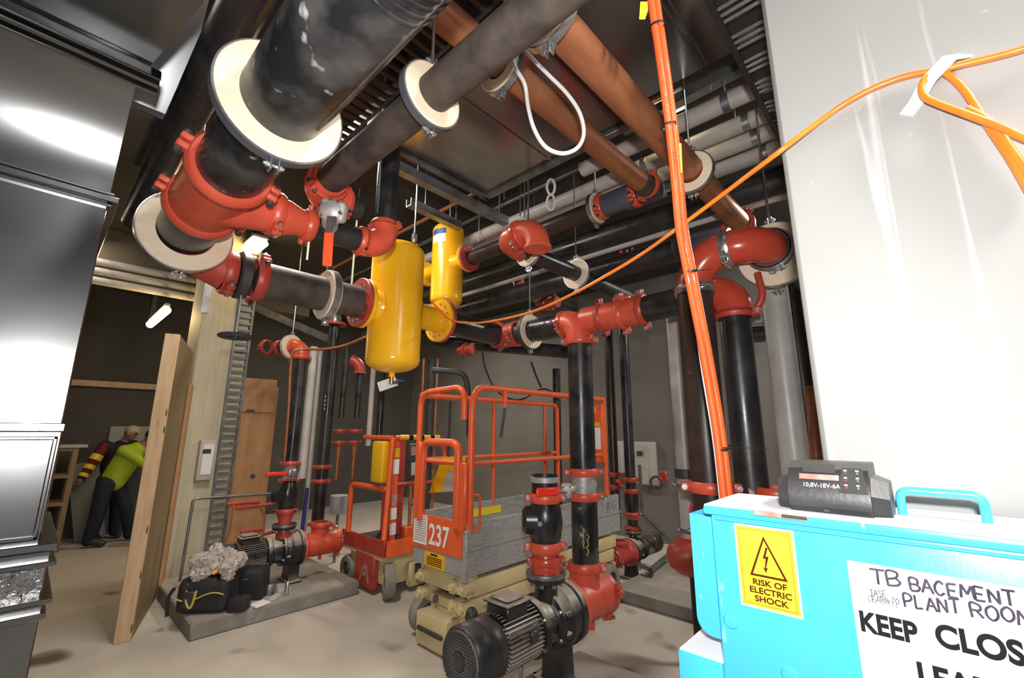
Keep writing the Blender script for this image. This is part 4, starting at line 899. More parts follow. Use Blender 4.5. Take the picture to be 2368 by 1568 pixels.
r = thing('grooved_coupling', 'red coupling on top of the black check valve', 'coupling', (SX, py_, z3_-.03)); coupling(r, (SX, py_, z3_), Z, .085, (-.75, .66, 0), m_red, .06, m_zinc)
r = thing('spool_pipe', 'short open black pipe spool at the top of the check valve stack', 'pipe', (SX, py_, z3_))
mb = MB(); mb.lathe([(.07, z3_), (.086, z3_), (.086, z4_), (.078, z4_), (.078, z3_+.02)], (SX, py_, 0), Z, 36); mb.build('pipe_body', m_black, r)
MB().lathe([(.084, z4_-.05), (.096, z4_-.045), (.096, z4_-.015), (.084, z4_-.01)], (SX, py_, 0), Z, 36).build('clear_wrap', m_alu, r)
# left pump on its plinth
LPY = 5.2; LH = .34; LZ = .13
lpx = PY(655, 1240, LPY).x
pump('black pump on the left plinth behind the tool bag', (lpx, LPY, LZ), 0, .95, LH, True, True)
diffuser('red suction casting on the left plinth', (lpx, LPY, LZ), 0, .92, LH*1.03, .60)
zz = lambda py: PY(655, py, LPY).z
r = thing('grooved_reducer', 'red reducer on the left pump discharge', 'reducer', (lpx, LPY, zz(1228)))
a_, b_ = zz(1232), zz(1182)
MB().lathe([(.05, a_-.05), (.075, a_-.05), (.075, a_+.03), (.06, (a_+b_)/2), (.085, b_-.03), (.085, b_), (.05, b_)], (lpx, LPY, 0), Z, 28).build('reducer_body', m_redd, r); coupling(r, (lpx, LPY, b_), Z, .08, (-.7, .7, 0), m_redd, .05, m_dark)
r = thing('check_valve', 'black valve body above the left pump', 'valve', (lpx, LPY, b_)); MB().lathe([(.07, b_+.02), (.095, b_+.08), (.1, b_+.18), (.08, b_+.26), (.07, b_+.3)], (lpx, LPY, 0), Z, 28).build('valve_body', m_black, r)
MB().tube([V((lpx, LPY, b_+.15)), V((lpx-.1, LPY+.1, b_+.15))], .07, 18).build('hinge_bonnet', m_black, r)
# back right pump
bp = P(1470, 1256, 5.95)
pump('far black pump behind the lift at back right', (pb.x, pb.y, .0), R(180), .8, P(1462, 1252, 5.7).z/.8, True, False)
diffuser('dark red suction casting of the far back right pump', (pb.x, pb.y, .0), R(180), .8, P(1462, 1252, 5.7).z/.8, P(1462, 1252, 5.7).z/.8+.2, m_redd)
for lab, y0_, y1_, mt in (('dark red reducer on the far back right pump', 1215, 1185, m_redd), ('black valve body above the far back right pump', 1180, 1140, m_black)):
    a_, b_ = P(1462, y0_, 5.5).z, P(1462, y1_, 5.5).z
    r = thing('grooved_reducer' if mt is m_redd else 'check_valve', lab, 'reducer' if mt is m_redd else 'valve', (pb.x, pb.y, a_))
    MB().lathe([(.06, a_-.05), (.07, a_-.04), (.085 if mt is m_black else .055, (a_+b_)/2), (.08, b_), (.06, b_)], (pb.x, pb.y, 0), Z, 24).build('body', mt, r)
    if mt is m_redd:
        for z in (a_, b_): coupling(r, (pb.x, pb.y, z), Z, .065, (-.8, .6, 0), m_redd, .05, m_zinc)
# castor stand in front of the back wall
r = thing('castor_stand', 'grey tripod stand on castors at back right', 'stand', PZ(1505, 1320, .12))
c0 = P(1497, 1310, 5.0); hub = PZ(1497, 1300, .22); 
ends = [PZ(1505, 1318, .19), PZ(1445, 1290, .19), PZ(1560, 1285, .19)]
mb = MB(); mb.bar(ends[0], PZ(1553, 1278, .22), .04, .04); mb.build('foot_bar', m_galvd, r); MB().bar(PZ(1430, 1285, .2), ends[0], .035, .035).build('foot_bar', m_galvd, r)
MB().bar(PZ(1485, 1186, .75), PZ(1562, 1262, .3), .035, .035).build('brace', m_galvd, r); t_ = PZ(1485, 1186, .75); MB().bar(t_, t_+Z*.55, .03, .03, X).build('post', m_galvd, r)
w = ends[0]; mb = MB(); mb.cyl((w.x, w.y-.012, .15), (w.x, w.y+.012, .15), .037, 16); mb.bb((w.x-.015, w.y-.02, .15), (w.x+.015, w.y+.02, .21)); mb.build('castor', m_dark, r)
r = thing('hand_valve', 'red gate valve with black handwheel by the grey plastic pipe', 'valve', P(1530, 1110, 4.3)); c = P(1518, 1116, 4.3)
ax_ = (CAM-c).normalized(); u_, v_, w_ = fr(ax_); MB().tube([c+(u_*math.cos(t*.3927)+v_*math.sin(t*.3927))*.055 for t in range(16)], .012, 8, closed=True).build('handwheel', m_dark, r)
mb = MB(); mb.cyl(c, c-ax_*.1, .03, 14); mb.box(P(1535, 1102, 4.35), (.06, .07, .1), None, .01); mb.build('body', m_redd, r)
# ---------------------------------------------------------------- rail lift 237
Xf, Xb, Yr, Yl = 2.43, 4.5, 2.735, 3.41
r = thing('scissor_lift', 'large orange and cream scissor lift marked 237 in the centre', 'lift', ((Xf+Xb)/2, (Yr+Yl)/2, 0))
zp, zt_ = .60, 1.0
ZR, ZM = 2.06, 1.44
def rail(pts, rad=.09, rr=.026, nm='guard_rail', par=r): return MB().tube(fillet(pts, rad, 6), rr, 12).build(nm, m_orange, par)
# platform deck and toe boards
MB().bb((Xf, Yr, zp), (Xb, Yl, zp+.06), .004).build('platform_deck', m_alu, r)
side = MB().bb((Xf, Yr-.012, zp), (Xb+.25, Yr+.012, zp+.2), .003).bb((Xf, Yr-.006, zp+.2), (Xb+.25, Yr+.018, zt_-.01), .003).build('toe_board', m_alu, r, 'grey toe board facing the camera')
MB().bb((Xf+.02, Yr-.022, zp+.19), (Xb+.25, Yr-.01, zp+.215)).build('seam_lip', m_alu, side)
MB().bb((Xf, Yl-.012, zp), (Xb, Yl+.012, zt_)).build('toe_board', m_alu, r)
st = MB().bb((Xf+.55, Yl-.022, zt_-.13), (Xf+1.05, Yl-.012, zt_-.06)).build('notice_strip', m_stick, r)
MB().bb((Xf-.012, Yr, zp), (Xf+.012, Yl, zp+.13), .003).build('toe_board', m_alu, r, 'grey front edge')
MB().bb((Xf-.02, Yr-.02, zp-.03), (Xf+.02, Yr+.02, zt_-.06), .004).build('corner_post', m_alu, r)
# front number panel
MB().bb((Xf-.02, Yr+.03, zp+.13), (Xf-.008, Yl, zt_), .003).build('number_panel', m_orange, r)
np_ = [o for o in bpy.data.objects if o.name.startswith('number_panel')][0]
MB().bb((Xf-.024, Yl-.2, zp+.16), (Xf-.021, Yl-.012, zt_-.01)).build('notice', m_white, np_)
nt_ = [o for o in bpy.data.objects if o.name.startswith('notice') and not o.name.startswith('notice_s')][0]
mb = MB()
for k in range(11): mb.bb((Xf-.0256, Yl-.185, zp+.185+k*.019), (Xf-.0242, Yl-.03, zp+.191+k*.019))
mb.build('printed_lines', m_dlab, nt_)
text('237', .225, np_, (Xf-.021, Yl-.225, zp+.18), -Y, Z, m_white, 'number', 'white numerals', bold=.004, sx=.78)
yp = MB().bb((Xf-.018, Yr+.24, zp+.005), (Xf-.012, Yr+.50, zp+.115)).build('warning_plate', m_ylw, r)
mb = MB()
for k in range(5): mb.bb((Xf-.0195, Yr+.27, zp+.02+k*.014), (Xf-.0182, Yr+.47, zp+.026+k*.014))
mb.bb((Xf-.0195, Yr+.33, zp+.094), (Xf-.0182, Yr+.42, zp+.108)); mb.build('printed_lines', m_sink, yp)
# guard rails
rail([(Xf, Yl, zp+.13), (Xf, Yl, ZR-.02), (Xf, Yr+.06, ZR), (Xf, Yr+.06, ZM+.35)], .13)
rail([(Xf+.03, Yr, zp+.33), (Xf+.03, Yr, ZR), (Xb, Yr, ZR)], .16, .028)
rail([(Xf+.03, Yr, ZM), (Xb, Yr, ZM)], .05, .019); rail([(Xf, Yl, ZM), (Xb, Yl, ZM)], .05, .019)
rail([(Xf, Yl, ZR-.04), (Xb, Yl, ZR-.04), (Xb, Yl, zt_-.1)], .1); rail([(Xb, Yr, ZR), (Xb, Yr, zt_)], .05)
for x in (Xf+.95, Xb-.25): rail([(x, Yl, ZR-.04), (x, Yl, zt_-.1)], .05, .019)
rail([(Xf+.0, Yl-.02, ZM), (Xf+.0, Yr+.05, ZM-.0)], .05, .017); rail([(Xf+.03, Yl, 1.0), (Xf+.03, Yl, ZM)], .05, .03)
# gate
rail([(Xf-.02, Yl-.1, zp+.35), (Xf-.02, Yl-.1, 1.60), (Xf-.02, Yr+.1, 1.60), (Xf-.02, Yr+.1, zp+.35)], .09, .033, 'gate_frame')
MB().bb((Xf-.03, Yr+.0, zt_-.08), (Xf+.01, Yr+.085, 1.45), .012).build('gate_post', m_orange, r); MB().bb((Xf-.03, Yl-.06, zt_-.05), (Xf+.01, Yl-.0, 1.6), .012).build('gate_post', m_orange, r)
# hanging handle, chains
c = V((Xf+.42, Yr, ZR)); MB().tube([c, c-Z*.16], [.03, .018], 12).build('hanger_socket', m_orange, r); MB().tube([c-Z*.15, c+V((-.05, 0, -.42))], .014, 10).build('hanger_strap', m_dark, r)
MB().tube([(Xf+.35, Yl, ZR-.08), (Xf+.34, Yl, 1.3)], .014, 8).build('strut', m_dark, r)
# document box
rot = M.Rotation(R(-0), 3, 'X')
xd = Xf+.10; dbp = [(PX(x, y, xd).y, PX(x, y, xd).z) for x, y in ((992, 1140), (1064, 1136), (1066, 1056), (1022, 1058))]
MB().prism(dbp, (xd, 0, 0), Y, Z, .05).build('document_box', m_ylw, r)
db = [o for o in bpy.data.objects if o.name.startswith('document_box')][0]
def dq(*L): return [(PX(x, y, xd).y, PX(x, y, xd).z) for x, y in L]
MB().prism(dq((1022, 1137), (1062, 1134), (1064, 1090), (1034, 1092)), (xd-.003, 0, 0), Y, Z, .002).build('document_sheet', m_clear, db)
mb = MB(); mb.prism(dq((1022, 1073), (1032, 1073), (1029, 1064)), (xd-.003, 0, 0), Y, Z, .002); mb.prism(dq((1040, 1072), (1062, 1072), (1063, 1066), (1041, 1066)), (xd-.003, 0, 0), Y, Z, .002); mb.build('warning_mark', m_sink, db)
rail([(Xf+.05, Yr-.0, .93), (Xf+.10, Yr-.04, .93), (Xf+.10, Yr-.04, 1.2), (Xf+.05, Yr, 1.2)], .03, .01, 'grab_handle')
# control station far right
MB().bb((Xb-.08, Yr-.02, 1.35), (Xb-.0, Yr+.22, 2.0), .01).build('control_panel', m_orange, r); cp = [o for o in bpy.data.objects if o.name.startswith('control_panel')][0]
MB().bb((Xb-.085, Yr+.0, 1.5), (Xb-.081, Yr+.12, 1.74)).build('notice', m_white, cp); MB().bb((Xb-.085, Yr+.0, 1.75), (Xb-.081, Yr+.12, 1.8)).build('notice_header', m_ylw, cp); MB().bb((Xb-.085, Yr+.05, 1.9), (Xb-.081, Yr+.08, 1.97)).build('notice_header', m_ylw, cp)
MB().bb((Xb-.18, Yr+.1, 1.5), (Xb-.05, Yr+.3, 1.75), .02, 2).build('control_box', m_dark, r); MB().ball((Xb-.22, Yr+.2, 1.85), .03).build('stop_button', m_rlever, r)
text('JLG', .13, side, (Xb-.02, Yr-.0125, zp+.25), X, Z, m_chalk, 'maker_mark', sx=1.1)
# scissor arms, chassis, wheels
def arm(x0, x1, z0_, z1_, y0_, y1_, nm='scissor_arm', m_=m_cream): return MB().bb((x0, y0_, z0_), (x1, y1_, z1_), .012, 2).build(nm, m_, r)
arm(Xf+.12, Xb+.2, .43, .56, Yr+.02, Yr+.1); arm(Xf+.10, Xb+.15, .30, .42, Yr+.02, Yr+.1)
arm(Xf+.12, Xb, .43, .56, Yl-.12, Yl-.04); arm(Xf+.10, Xb, .30, .42, Yl-.12, Yl-.04); arm(Xf+.06, Xf+.16, .43, .59, Yr+.03, Yl-.05, 'cross_beam'); arm(Xf+.1, Xf+.2, .28, .36, Yr+.06, Yl-.05, 'cross_beam')
for y in (Yr+.06, Yr+.17, Yl-.08):
    for z in (.36, .50): MB().lathe([(0, -.01), (.028, -.01), (.028, .02), (.05, .02), (.05, .12), (0, .12)], (Xf, y, z), X, 20).build('pivot_boss', m_cream, r)
MB().tube([(Xf+.08, Yl-.2, .33), (Xf+.3, Yl-.25, .28), (Xf+.5, Yr+.3, .26)], .03, 14).build('hydraulic_ram', m_galvd, r)
MB().bb((Xf+.1, Yr+.12, .06), (Xb+.1, Yl-.12, .28), .015, 2).build('chassis', m_cream, r)
MB().bb((Xf-.04, Yr+.16, .02), (Xf+.1, Yl-.12, .26), .015, 2).build('front_step', m_cream, r); MB().bb((Xf-.06, Yr+.2, .13), (Xf-.03, Yl-.16, .16), .004).build('step_bar', m_dark, r)
MB().bb((Xf+.3, Yr-.02, .18), (Xb-.2, Yr+.1, .27), .01).build('side_tray', m_galvd, r)
MB().bb((Xf+.15, Yr-.04, .16), (Xf+.34, Yr+.10, .30), .02, 2).build('motor_cover', m_galvd, r); MB().ball((Xf+.06, Yr-.01, .33), .05, (1, 1, 1.2)).build('knob', m_dark, r)
MB().tube(arc90(V((Xb+.1, Yr+.03, .27)), X, -Z, .09, 8), .028, 10).build('tow_loop', m_cream, r)
MB().bb((Xf+.55, Yr-.005, .19), (Xf+.72, Yr+.0, .29), .004).build('orange_plate', m_orange, r)
def wheel(par, c, ax, rr, w, nm='wheel'):
    o = MB().lathe([(rr*.55, -w/2), (rr*.93, -w/2), (rr, -w*.3), (rr, w*.3), (rr*.93, w/2), (rr*.55, w/2)], c, ax, 36, True).build(nm, m_tyre, par)
    MB().lathe([(0, -w*.42), (rr*.25, -w*.45), (rr*.3, -w*.3), (rr*.56, -w*.3), (rr*.56, w*.3), (rr*.3, w*.3), (rr*.25, w*.45), (0, w*.42)], c, ax, 28).build('hub', m_dark, o); return o
for x in (Xf+.16, Xb-.05):
    for y in (Yr-.035, Yl-.0): wheel(r, (x, y+.02, .152), Y, .152, .1)
# ---------------------------------------------------------------- smaller lift behind
Xf, Yr, Yl, Xb = 2.72, 4.32, 5.25, 3.5
r = thing('personnel_lift', 'smaller orange single mast lift behind the numbered lift', 'lift', (3.0, 4.8, 0))
MB().bb((Xf, Yr, .42), (Xb, Yl, .47), .004).build('platform_deck', m_dark, r)
MB().prism([(0, 0), (.72, 0), (.75, .05), (.75, .16), (0, .16)], (Xf-.0, Yr-.01, .40), X, Z, .02).build('front_board', m_orange, r)
MB().bb((Xf-.02, Yr, .40), (Xf, Yl, .56), .004).build('side_board', m_redd, r); MB().bb((Xf+.70, Yr-.04, .47), (Xf+.76, Yr+.0, .53), .01).build('latch', m_ylw, r)
MB().bb((Xf-.01, Yr+.02, .36), (Xf+.03, Yl, .40)).build('under_rail', m_cream, r)
mz = 1.62
MB().bb((Xf+.42, Yl-.35, .45), (Xf+.58, Yl-.1, mz), .01).build('mast', m_redd, r)
MB().bb((Xf+.12, Yr+.14, .47), (Xf+.20, Yr+.20, mz), .008).build('front_post', m_orange, r); fp_ = [o for o in bpy.data.objects if o.name.startswith('front_post')][0]
for z0_, z1_, mt in ((1.40, 1.50, m_ylw), (1.22, 1.38, m_white), (.74, .86, m_white), (.88, 1.0, m_dlab), (.58, .70, m_white)): MB().bb((Xf+.122, Yr+.134, z0_), (Xf+.196, Yr+.1395, z1_)).build('notice', mt, fp_)
MB().tube([(Xf+.0, Yr+.05, .56), (Xf+.06, Yr+.12, .9), (Xf+.10, Yr+.14, mz)], .03, 12).build('front_stay', m_orange, r)
MB().bb((Xf+.0, Yr+.18, 1.12), (Xf+.1, Yr+.42, 1.58), .03, 3).build('manual_case', m_ylw, r)
MB().tube(fillet([(Xf+.1, Yr+.15, mz), (Xf+.02, Yl-.25, mz), (Xf+.3, Yl, mz)], .1), .025, 10).build('guard_rail', m_orange, r)
MB().tube(fillet([(Xf+.14, Yr+.15, mz), (Xf+.70, Yr+.02, mz), (Xf+.78, Yr+.02, 1.3)], .12), .024, 10).build('guard_rail', m_orange, r)
gb = MB().tube([(Xf+.18, Yr+.12, mz), (Xf+.66, Yr+.02, mz)], .03, 10).build('gate_bar', m_ylw, r, 'yellow gate bar with black stripes')
mb = MB()
for k in range(3): a = V((Xf+.28+k*.13, Yr+.10-k*.027, mz)); mb.tube([a, a+V((.05, -.01, 0))], .0315, 10)
mb.build('black_stripes', m_ink, gb)
MB().tube(fillet([(Xf+.1, Yr+.15, 1.05), (Xf-.02, Yl-.15, 1.08), (Xf-.02, Yl-.15, .55)], .06), .03, 10).build('mid_rail', m_orange, r)
MB().tube(fillet([(Xf+.16, Yr+.17, 1.1), (Xf+.75, Yr+.1, 1.1)], .05), .02, 10).build('mid_rail', m_redd, r)
MB().bb((Xf+.28, Yr+.05, 1.15), (Xf+.46, Yr+.14, 1.55), .03, 2).build('control_box', m_dark, r); cb_ = [o for o in bpy.data.objects if o.name.startswith('control_box')][-1]
MB().bb((Xf+.29, Yr+.043, 1.42), (Xf+.38, Yr+.0495, 1.52)).build('notice', m_dlab, cb_); MB().bb((Xf+.30, Yr+.04, 1.2), (Xf+.44, Yr+.0495, 1.34), .004).build('switch_panel', m_clear, cb_)
MB().tube([(Xf+.45, Yr+.25, .6), (Xf+.45, Yr+.25, 1.1)], .02, 10).build('ram', m_copper, r); MB().bb((Xf+.36, Yr+.18, .47), (Xf+.56, Yr+.32, .62), .01).build('ram_base', m_orange, r)
MB().bb((Xf+.05, Yr+.05, .10), (Xb-.05, Yl-.1, .38), .02, 2).build('chassis', m_cream, r)
MB().bb((Xf-.02, Yr+.18, .05), (Xf+.04, Yl-.35, .38), .01).build('side_guard', m_redd, r); sg = [o for o in bpy.data.objects if o.name.startswith('side_guard')][0]
mb = MB()
for a, b in (((.45, .10), (.36, .30)), ((.36, .30), (.27, .10)), ((.41, .18), (.31, .18))): mb.bar((Xf-.022, Yr+a[0], a[1]), (Xf-.022, Yr+b[0], b[1]), .03, .003, X)
mb.build('pale_emblem', m_dlab, sg)
MB().bb((Xf+.3, Yr-.02, .05), (Xf+.72, Yr+.06, .30), .02).build('battery_tray', m_cream, r)
bt = [o for o in bpy.data.objects if o.name.startswith('battery_tray')][0]; MB().bb((Xf+.36, Yr-.03, .12), (Xf+.70, Yr-.021, .28), .002).build('battery', m_dark, bt); MB().bb((Xf+.36, Yr-.034, .12), (Xf+.50, Yr-.031, .18)).build('label', m_tag, bt); MB().bb((Xf+.44, Yr-.034, .22), (Xf+.52, Yr-.031, .28)).build('label', m_tag, bt)
wheel(r, (Xf+.06, Yr+.0, .17), (.9, -.44, 0), .17, .11); wheel(r, (Xf+.05, Yl-.1, .14), (1, 0, 0), .14, .09); wheel(r, (Xb-.1, Yr+.05, .14), Y, .14, .09)
# ---------------------------------------------------------------- blue site distribution box
XB = 1.06
c0 = PX(1640, 1167, XB); zt = c0.z; yl = c0.y
dB = .24; ybr = -.75
r = thing('distribution_box', 'sky blue steel site power box with signs in the lower right corner', 'power box', (XB+dB/2, (yl+ybr)/2, .15))
MB().bb((XB, ybr, .2), (XB+dB, yl, zt-.005), .008, 2).build('cabinet', m_blue, r)
lid = MB().bb((XB-.008, ybr, zt-.020), (XB+dB, yl+.012, zt), .005, 2).build('lid', m_blue, r)
MB().bb((XB-.008, ybr, zt-.001), (XB+dB-.004, yl+.008, zt+.0015)).build('lid_dust', m_bluetop, lid, 'dusty pale lid top')
MB().bb((XB-.004, ybr, zt-.030), (XB+.002, yl-.01, zt-.024), .0015).build('door_lip', m_blue, r)
sp = PX(1600, 1185, XB+.05); sb = PX(1612, 1455, XB+.05)
R_ = .035; y0_, y1_ = yl+.004, sp.y; n = 8
pts = [(0, 0), (0, sp.z-sb.z)]; H_ = sp.z-sb.z; W_ = sp.y-yl
pts = [(0, 0), (W_-R_, 0)]+[(W_-R_+R_*math.sin(t*math.pi/16), R_-R_*math.cos(t*math.pi/16)) for t in range(1, 9)]+[(W_, H_), (0, H_)]
MB().prism(pts, (XB+.035, yl, sb.z), Y, Z, .16).build('side_flap', m_blue, r)
lb = PX(1566, 1500, XB+.0); lw = lb.y-yl
MB().bb((XB, yl, .3), (XB+.2, lb.y, lb.z), .006, 2).build('lower_housing', m_blue, r); MB().bb((XB+.004, yl, lb.z-.001), (XB+.196, lb.y-.004, lb.z+.0015)).build('housing_dust', m_bluetop, r, 'dusty pale housing top')
MB().bb((XB+.02, ybr+.05, 0), (XB+dB-.02, yl-.02, .2), .01).build('base', m_dark, r)
for px, py in ((1690, 1437), (1826, 1562)):
    p = PX(px, py, XB); MB().lathe([(0, -.004), (.012, -.003), (.015, 0)], p, X, 20).build('rivet', m_blue, r)
a, b = PX(1742, 1179, XB-.010), PX(1868, 1206, XB-.010)
MB().bb((XB-.012, b.y, b.z), (XB-.004, a.y, a.z), .001).build('latch_tape', m_dlab, lid, 'copper and dark latch strip')
MB().bb((XB-.0135, b.y, b.z+.002), (XB-.0115, (a.y+b.y)/2-.004, a.z-.002), .001).build('latch_plate', m_dark, lid)
# lid handle
h0, h1 = PZ(2086, 1178, zt), PZ(2282, 1190, zt)
hx_ = XB+dB*.55
h0 = V((hx_, PX(2086, 1175, hx_).y, zt)); h1 = V((hx_, PX(2280, 1185, hx_).y, zt)); hz = PX(2180, 1140, hx_).z
MB().tube(fillet([h0-Z*.003, V((hx_, h0.y, hz)), V((hx_, h1.y, hz)), h1-Z*.003], .018, 6), .0075, 14).build('lid_handle', m_bluep, lid)
# electric shock sticker
Yd = -Y
def onbox(px, py): return PX(px, py, XB-.001)
tl, br_ = onbox(1697, 1209), onbox(1852, 1426)
wst, hst = tl.y-onbox(1845, 1318).y, tl.z-onbox(1704, 1395).z
S0 = V((XB-.0015, tl.y, tl.z-hst))
def flat(nm, x0, z0_, x1, z1_, mat, par, dp, o=S0): return MB().bb((o.x-dp-.0004, o.y-x1, o.z+z0_), (o.x-dp, o.y-x0, o.z+z1_)).build(nm, mat, par)
sk = flat('warning_sticker', 0, 0, wst, hst, m_white, r, 0)
sk['label'] = 'yellow electric shock sticker with a white edge'
flat('sticker_face', wst*.03, hst*.022, wst*.97, hst*.978, m_stick, sk, .0005)
def frame_line(x0, z0_, x1, z1_, t, o, mat, par, nm):
    mb = MB(); n = V((-1, 0, 0)); q = [(x0, z0_), (x1, z0_), (x1, z1_), (x0, z1_), (x0, z0_)]
    rib(mb, [V((o.x-.001, o.y-a, o.z+b)) for a, b in q], t, n); return mb.build(nm, mat, par)
frame_line(wst*.08, hst*.055, wst*.92, hst*.945, wst*.008, S0, m_brass, sk, 'border_line')
mb = MB(); n_ = V((-1, 0, 0)); tri = [(.235, .40), (.5, .86), (.80, .40), (.235, .40)]
rib(mb, [V((S0.x-.001, S0.y-a*wst, S0.z+b*hst)) for a, b in tri], wst*.036, n_)
mb.prism([(-a*wst, b*hst) for a, b in ((.52, .75), (.455, .61), (.50, .615), (.475, .50), (.445, .51), (.485, .445), (.525, .51), (.495, .505), (.555, .645), (.505, .64), (.555, .75))], V((S0.x-.001, S0.y, S0.z)), Y, Z, -.0006)
mb.build('warning_triangle', m_sink, sk)
for i, s in enumerate(('RISK OF', 'ELECTRIC', 'SHOCK')):
    text(s, hst*.098, sk, V((S0.x-.001, S0.y-wst*.52, S0.z+hst*(.285-i*.098))), -Y, Z, m_sink, 'lettering', align='CENTER', sx=1.12, bold=hst*.0022)
# white sign
G0 = onbox(1958, 1295); G0.x = XB-.0015; gl = onbox(2005, 1568); gh = .34
sg_ = MB().bb((G0.x-.0006, ybr+.1, G0.z-gh), (G0.x, G0.y, G0.z)).build('white_sign', m_white, r, 'white sheet with handwriting and bold black words')
def sgp(px, py): p = PX(px, py, XB-.0025); return p
def hw_(s, p0, p1, hpx, mat, w, nm='handwriting'):
    a = sgp(*p0); b = sgp(*p1); L = (b-a).length; sz = L/(len([c for c in s if c != ' '])*.92+s.count(' ')*.5)
    ux = (b-a).normalized(); mb_ = sz
    return hand2(s, sz, sg_, a, ux, hpx, mat, w, nm)
def hand2(s, sz, par, o, ux, hh, mat, w, nm):
    mb = MB(); x = 0; n = V((-1, 0, 0)); uy = Z; rd_ = random.Random(len(s))
    for ch in s:
        if ch in STR:
            j = rd_.uniform(-.08, .08)
            for q_, st_ in enumerate(STR[ch]):
                pl = [o+ux*((x+a*1.15)*sz)+uy*((b+j+rd_.uniform(-.04, .04))*hh)+n*(.0002*q_) for a, b in st_]
                sg = [cr(pl, 5)] if len(pl) > 3 and ch in 'BCPROJSU' else [pl[i_:i_+2] for i_ in range(len(pl)-1)]
                for g_ in sg: mb.tube(g_, w*.5, 8)
        x += .5 if ch == ' ' else .92
    return mb.build(nm, mat, par)
hw_('TB', (2016, 1353), (2090, 1359), .024, m_hand, .0036); hw_('BACEMENT', (2105, 1364), (2356, 1404), .020, m_hand, .0034)
hw_('PLANT', (2092, 1404), (2226, 1420), .020, m_hand, .0032); hw_('ROOM', (2246, 1424), (2395, 1450), .020, m_hand, .0032)
hw_('JASE', (2012, 1378), (2052, 1383), .011, m_handf, .0014); hw_('LEARN TO', (2008, 1390), (2082, 1399), .009, m_handf, .0014); hw_('SPELL', (2040, 1397), (2082, 1406), .008, m_handf, .0014)
def big(s, p0, cap, sx, track=0):
    a = sgp(*p0); text(s, cap/.70, sg_, a, -Y, Z, m_ink, 'lettering', 'bold black letters', sx=sx, bold=cap*.05)
big('KEEP', (1990, 1456), .031, .80); big('CLOSED', (2166, 1491), .032, .86); big('LEADS', (2124, 1580), .032, .86)
# battery charger on the lid
zc = zt+.0015
cl, cr_ = PX(1806, 1140, XB+.09), PX(2060, 1150, XB+.09); cw = cl.y-cr_.y; cm = (cl.y+cr_.y)/2
rc = thing('battery_charger', 'black battery charger with indicator lights standing on the blue box lid', 'charger', (XB+.1, cm, zc))
hC = (PX(1900, 1065, XB+.12).z-zc)*.98
x0_, x1_ = XB+.035, XB+.195
def chprism(pr, y0_, y1_, nm, mat, par): return MB().prism(pr, (0, y1_, 0), X, Z, y1_-y0_).build(nm, mat, par)
pr = [(x0_, zc+.012), (x0_-.002, zc+hC*.42), (x0_+.025, zc+hC*.88), (x0_+.06, zc+hC), (x1_-.01, zc+hC), (x1_, zc+hC*.9), (x1_, zc+.012), (x1_-.01, zc), (x0_+.012, zc)]
bd = MB(); bd.prism(pr, (0, cm+cw*.36, 0), X, Z, cw*.72)
bd.build('charger_body', m_plast, rc)
yA, yB = cm+cw*.36, cm-cw*.36
lo_ = [(x0_+.015, zc+.01), (x0_+.01, zc+hC*.40), (x0_+.045, zc+hC*.74), (x1_-.012, zc+hC*.74), (x1_-.006, zc+.01), (x1_-.02, zc), (x0_+.025, zc)]
for s, ya in ((1, yA), (-1, yB)):
    m2 = MB(); k = len(lo_); A = [m2.bm.verts.new((a, ya, b)) for a, b in lo_]; cx_ = (x0_+x1_)/2
    Bv = [m2.bm.verts.new((cx_+(a-cx_)*.74, ya+s*cw*.14, zc+(b-zc)*.86)) for a, b in lo_]
    m2.bm.faces.new(A); m2.bm.faces.new(Bv)
    for i in range(k): m2.bm.faces.new((A[i], A[(i+1) % k], Bv[(i+1) % k], Bv[i]))
    m2.build('end_cap', m_plast, rc)
MB().bb((x0_+.0, cm+cw*.05, zc+.004), (x0_+.004, cm-.0, zc+.01)).build('foot', m_plast, rc)
p0, p1 = V((x0_-.002, 0, zc+hC*.42)), V((x0_+.025, 0, zc+hC*.88)); sl = (p1-p0).normalized(); nr = (-Y).cross(sl)
def onfront(fy, ft): return V((0, cm+cw*fy, 0))+V((p0.x, 0, p0.z))+(p1-p0)*ft
q = onfront(.22, .20)
text('10,8V-18V-6A', hC*.135, rc, q+nr*.0005, -Y, sl, m_white, 'rating_lettering', 'white rating letters', sx=.85)
mb = MB(); a = onfront(.25, .52); mb.prism([(0, 0), (cw*.36, 0), (cw*.36, hC*.12), (0, hC*.12)], a+nr*.0004, -Y, sl, .001); mb.build('label_strip', m_dlab, rc, 'worn pale red strip')
mb = MB(); a = onfront(.22, .80); mb.prism([(0, 0), (cw*.30, 0), (cw*.30, hC*.2), (0, hC*.2)], a+nr*.0004, -Y, sl, .003); mb.build('battery_slot', m_dark, rc)
mb = MB(); a = onfront(-.10, .05); mb.prism([(0, 0), (cw*.25, 0), (cw*.21, hC*.55), (.04*cw, hC*.55)], a+nr*.0004, -Y, sl, .0012); pn = mb.build('indicator_panel', m_dark, rc)
for i in range(3):
    for j, mt in ((0, m_rled), (1, m_led)):
        a = onfront(-.16-j*.1, .22+i*.3); mb = MB(); mb.prism([(0, 0), (.004, 0), (.002, .004)], a+nr*.0017, -Y, sl, .0008); mb.build('indicator_mark', mt if i < 2 or j else mt, pn)
        mb = MB(); a = onfront(-.155-j*.1, .32+i*.3); mb.prism([(0, 0), (.005, 0), (.005, .003), (0, .003)], a+nr*.0017, -Y, sl, .0008); mb.build('indicator_symbol', m_tag, pn)
MB().bb((x0_+.06, yA+cw*.12, zc+hC*.35), (x0_+.08, yA+cw*.155, zc+hC*.5), .004).build('side_clip', m_bluel, rc, 'blue side clip')
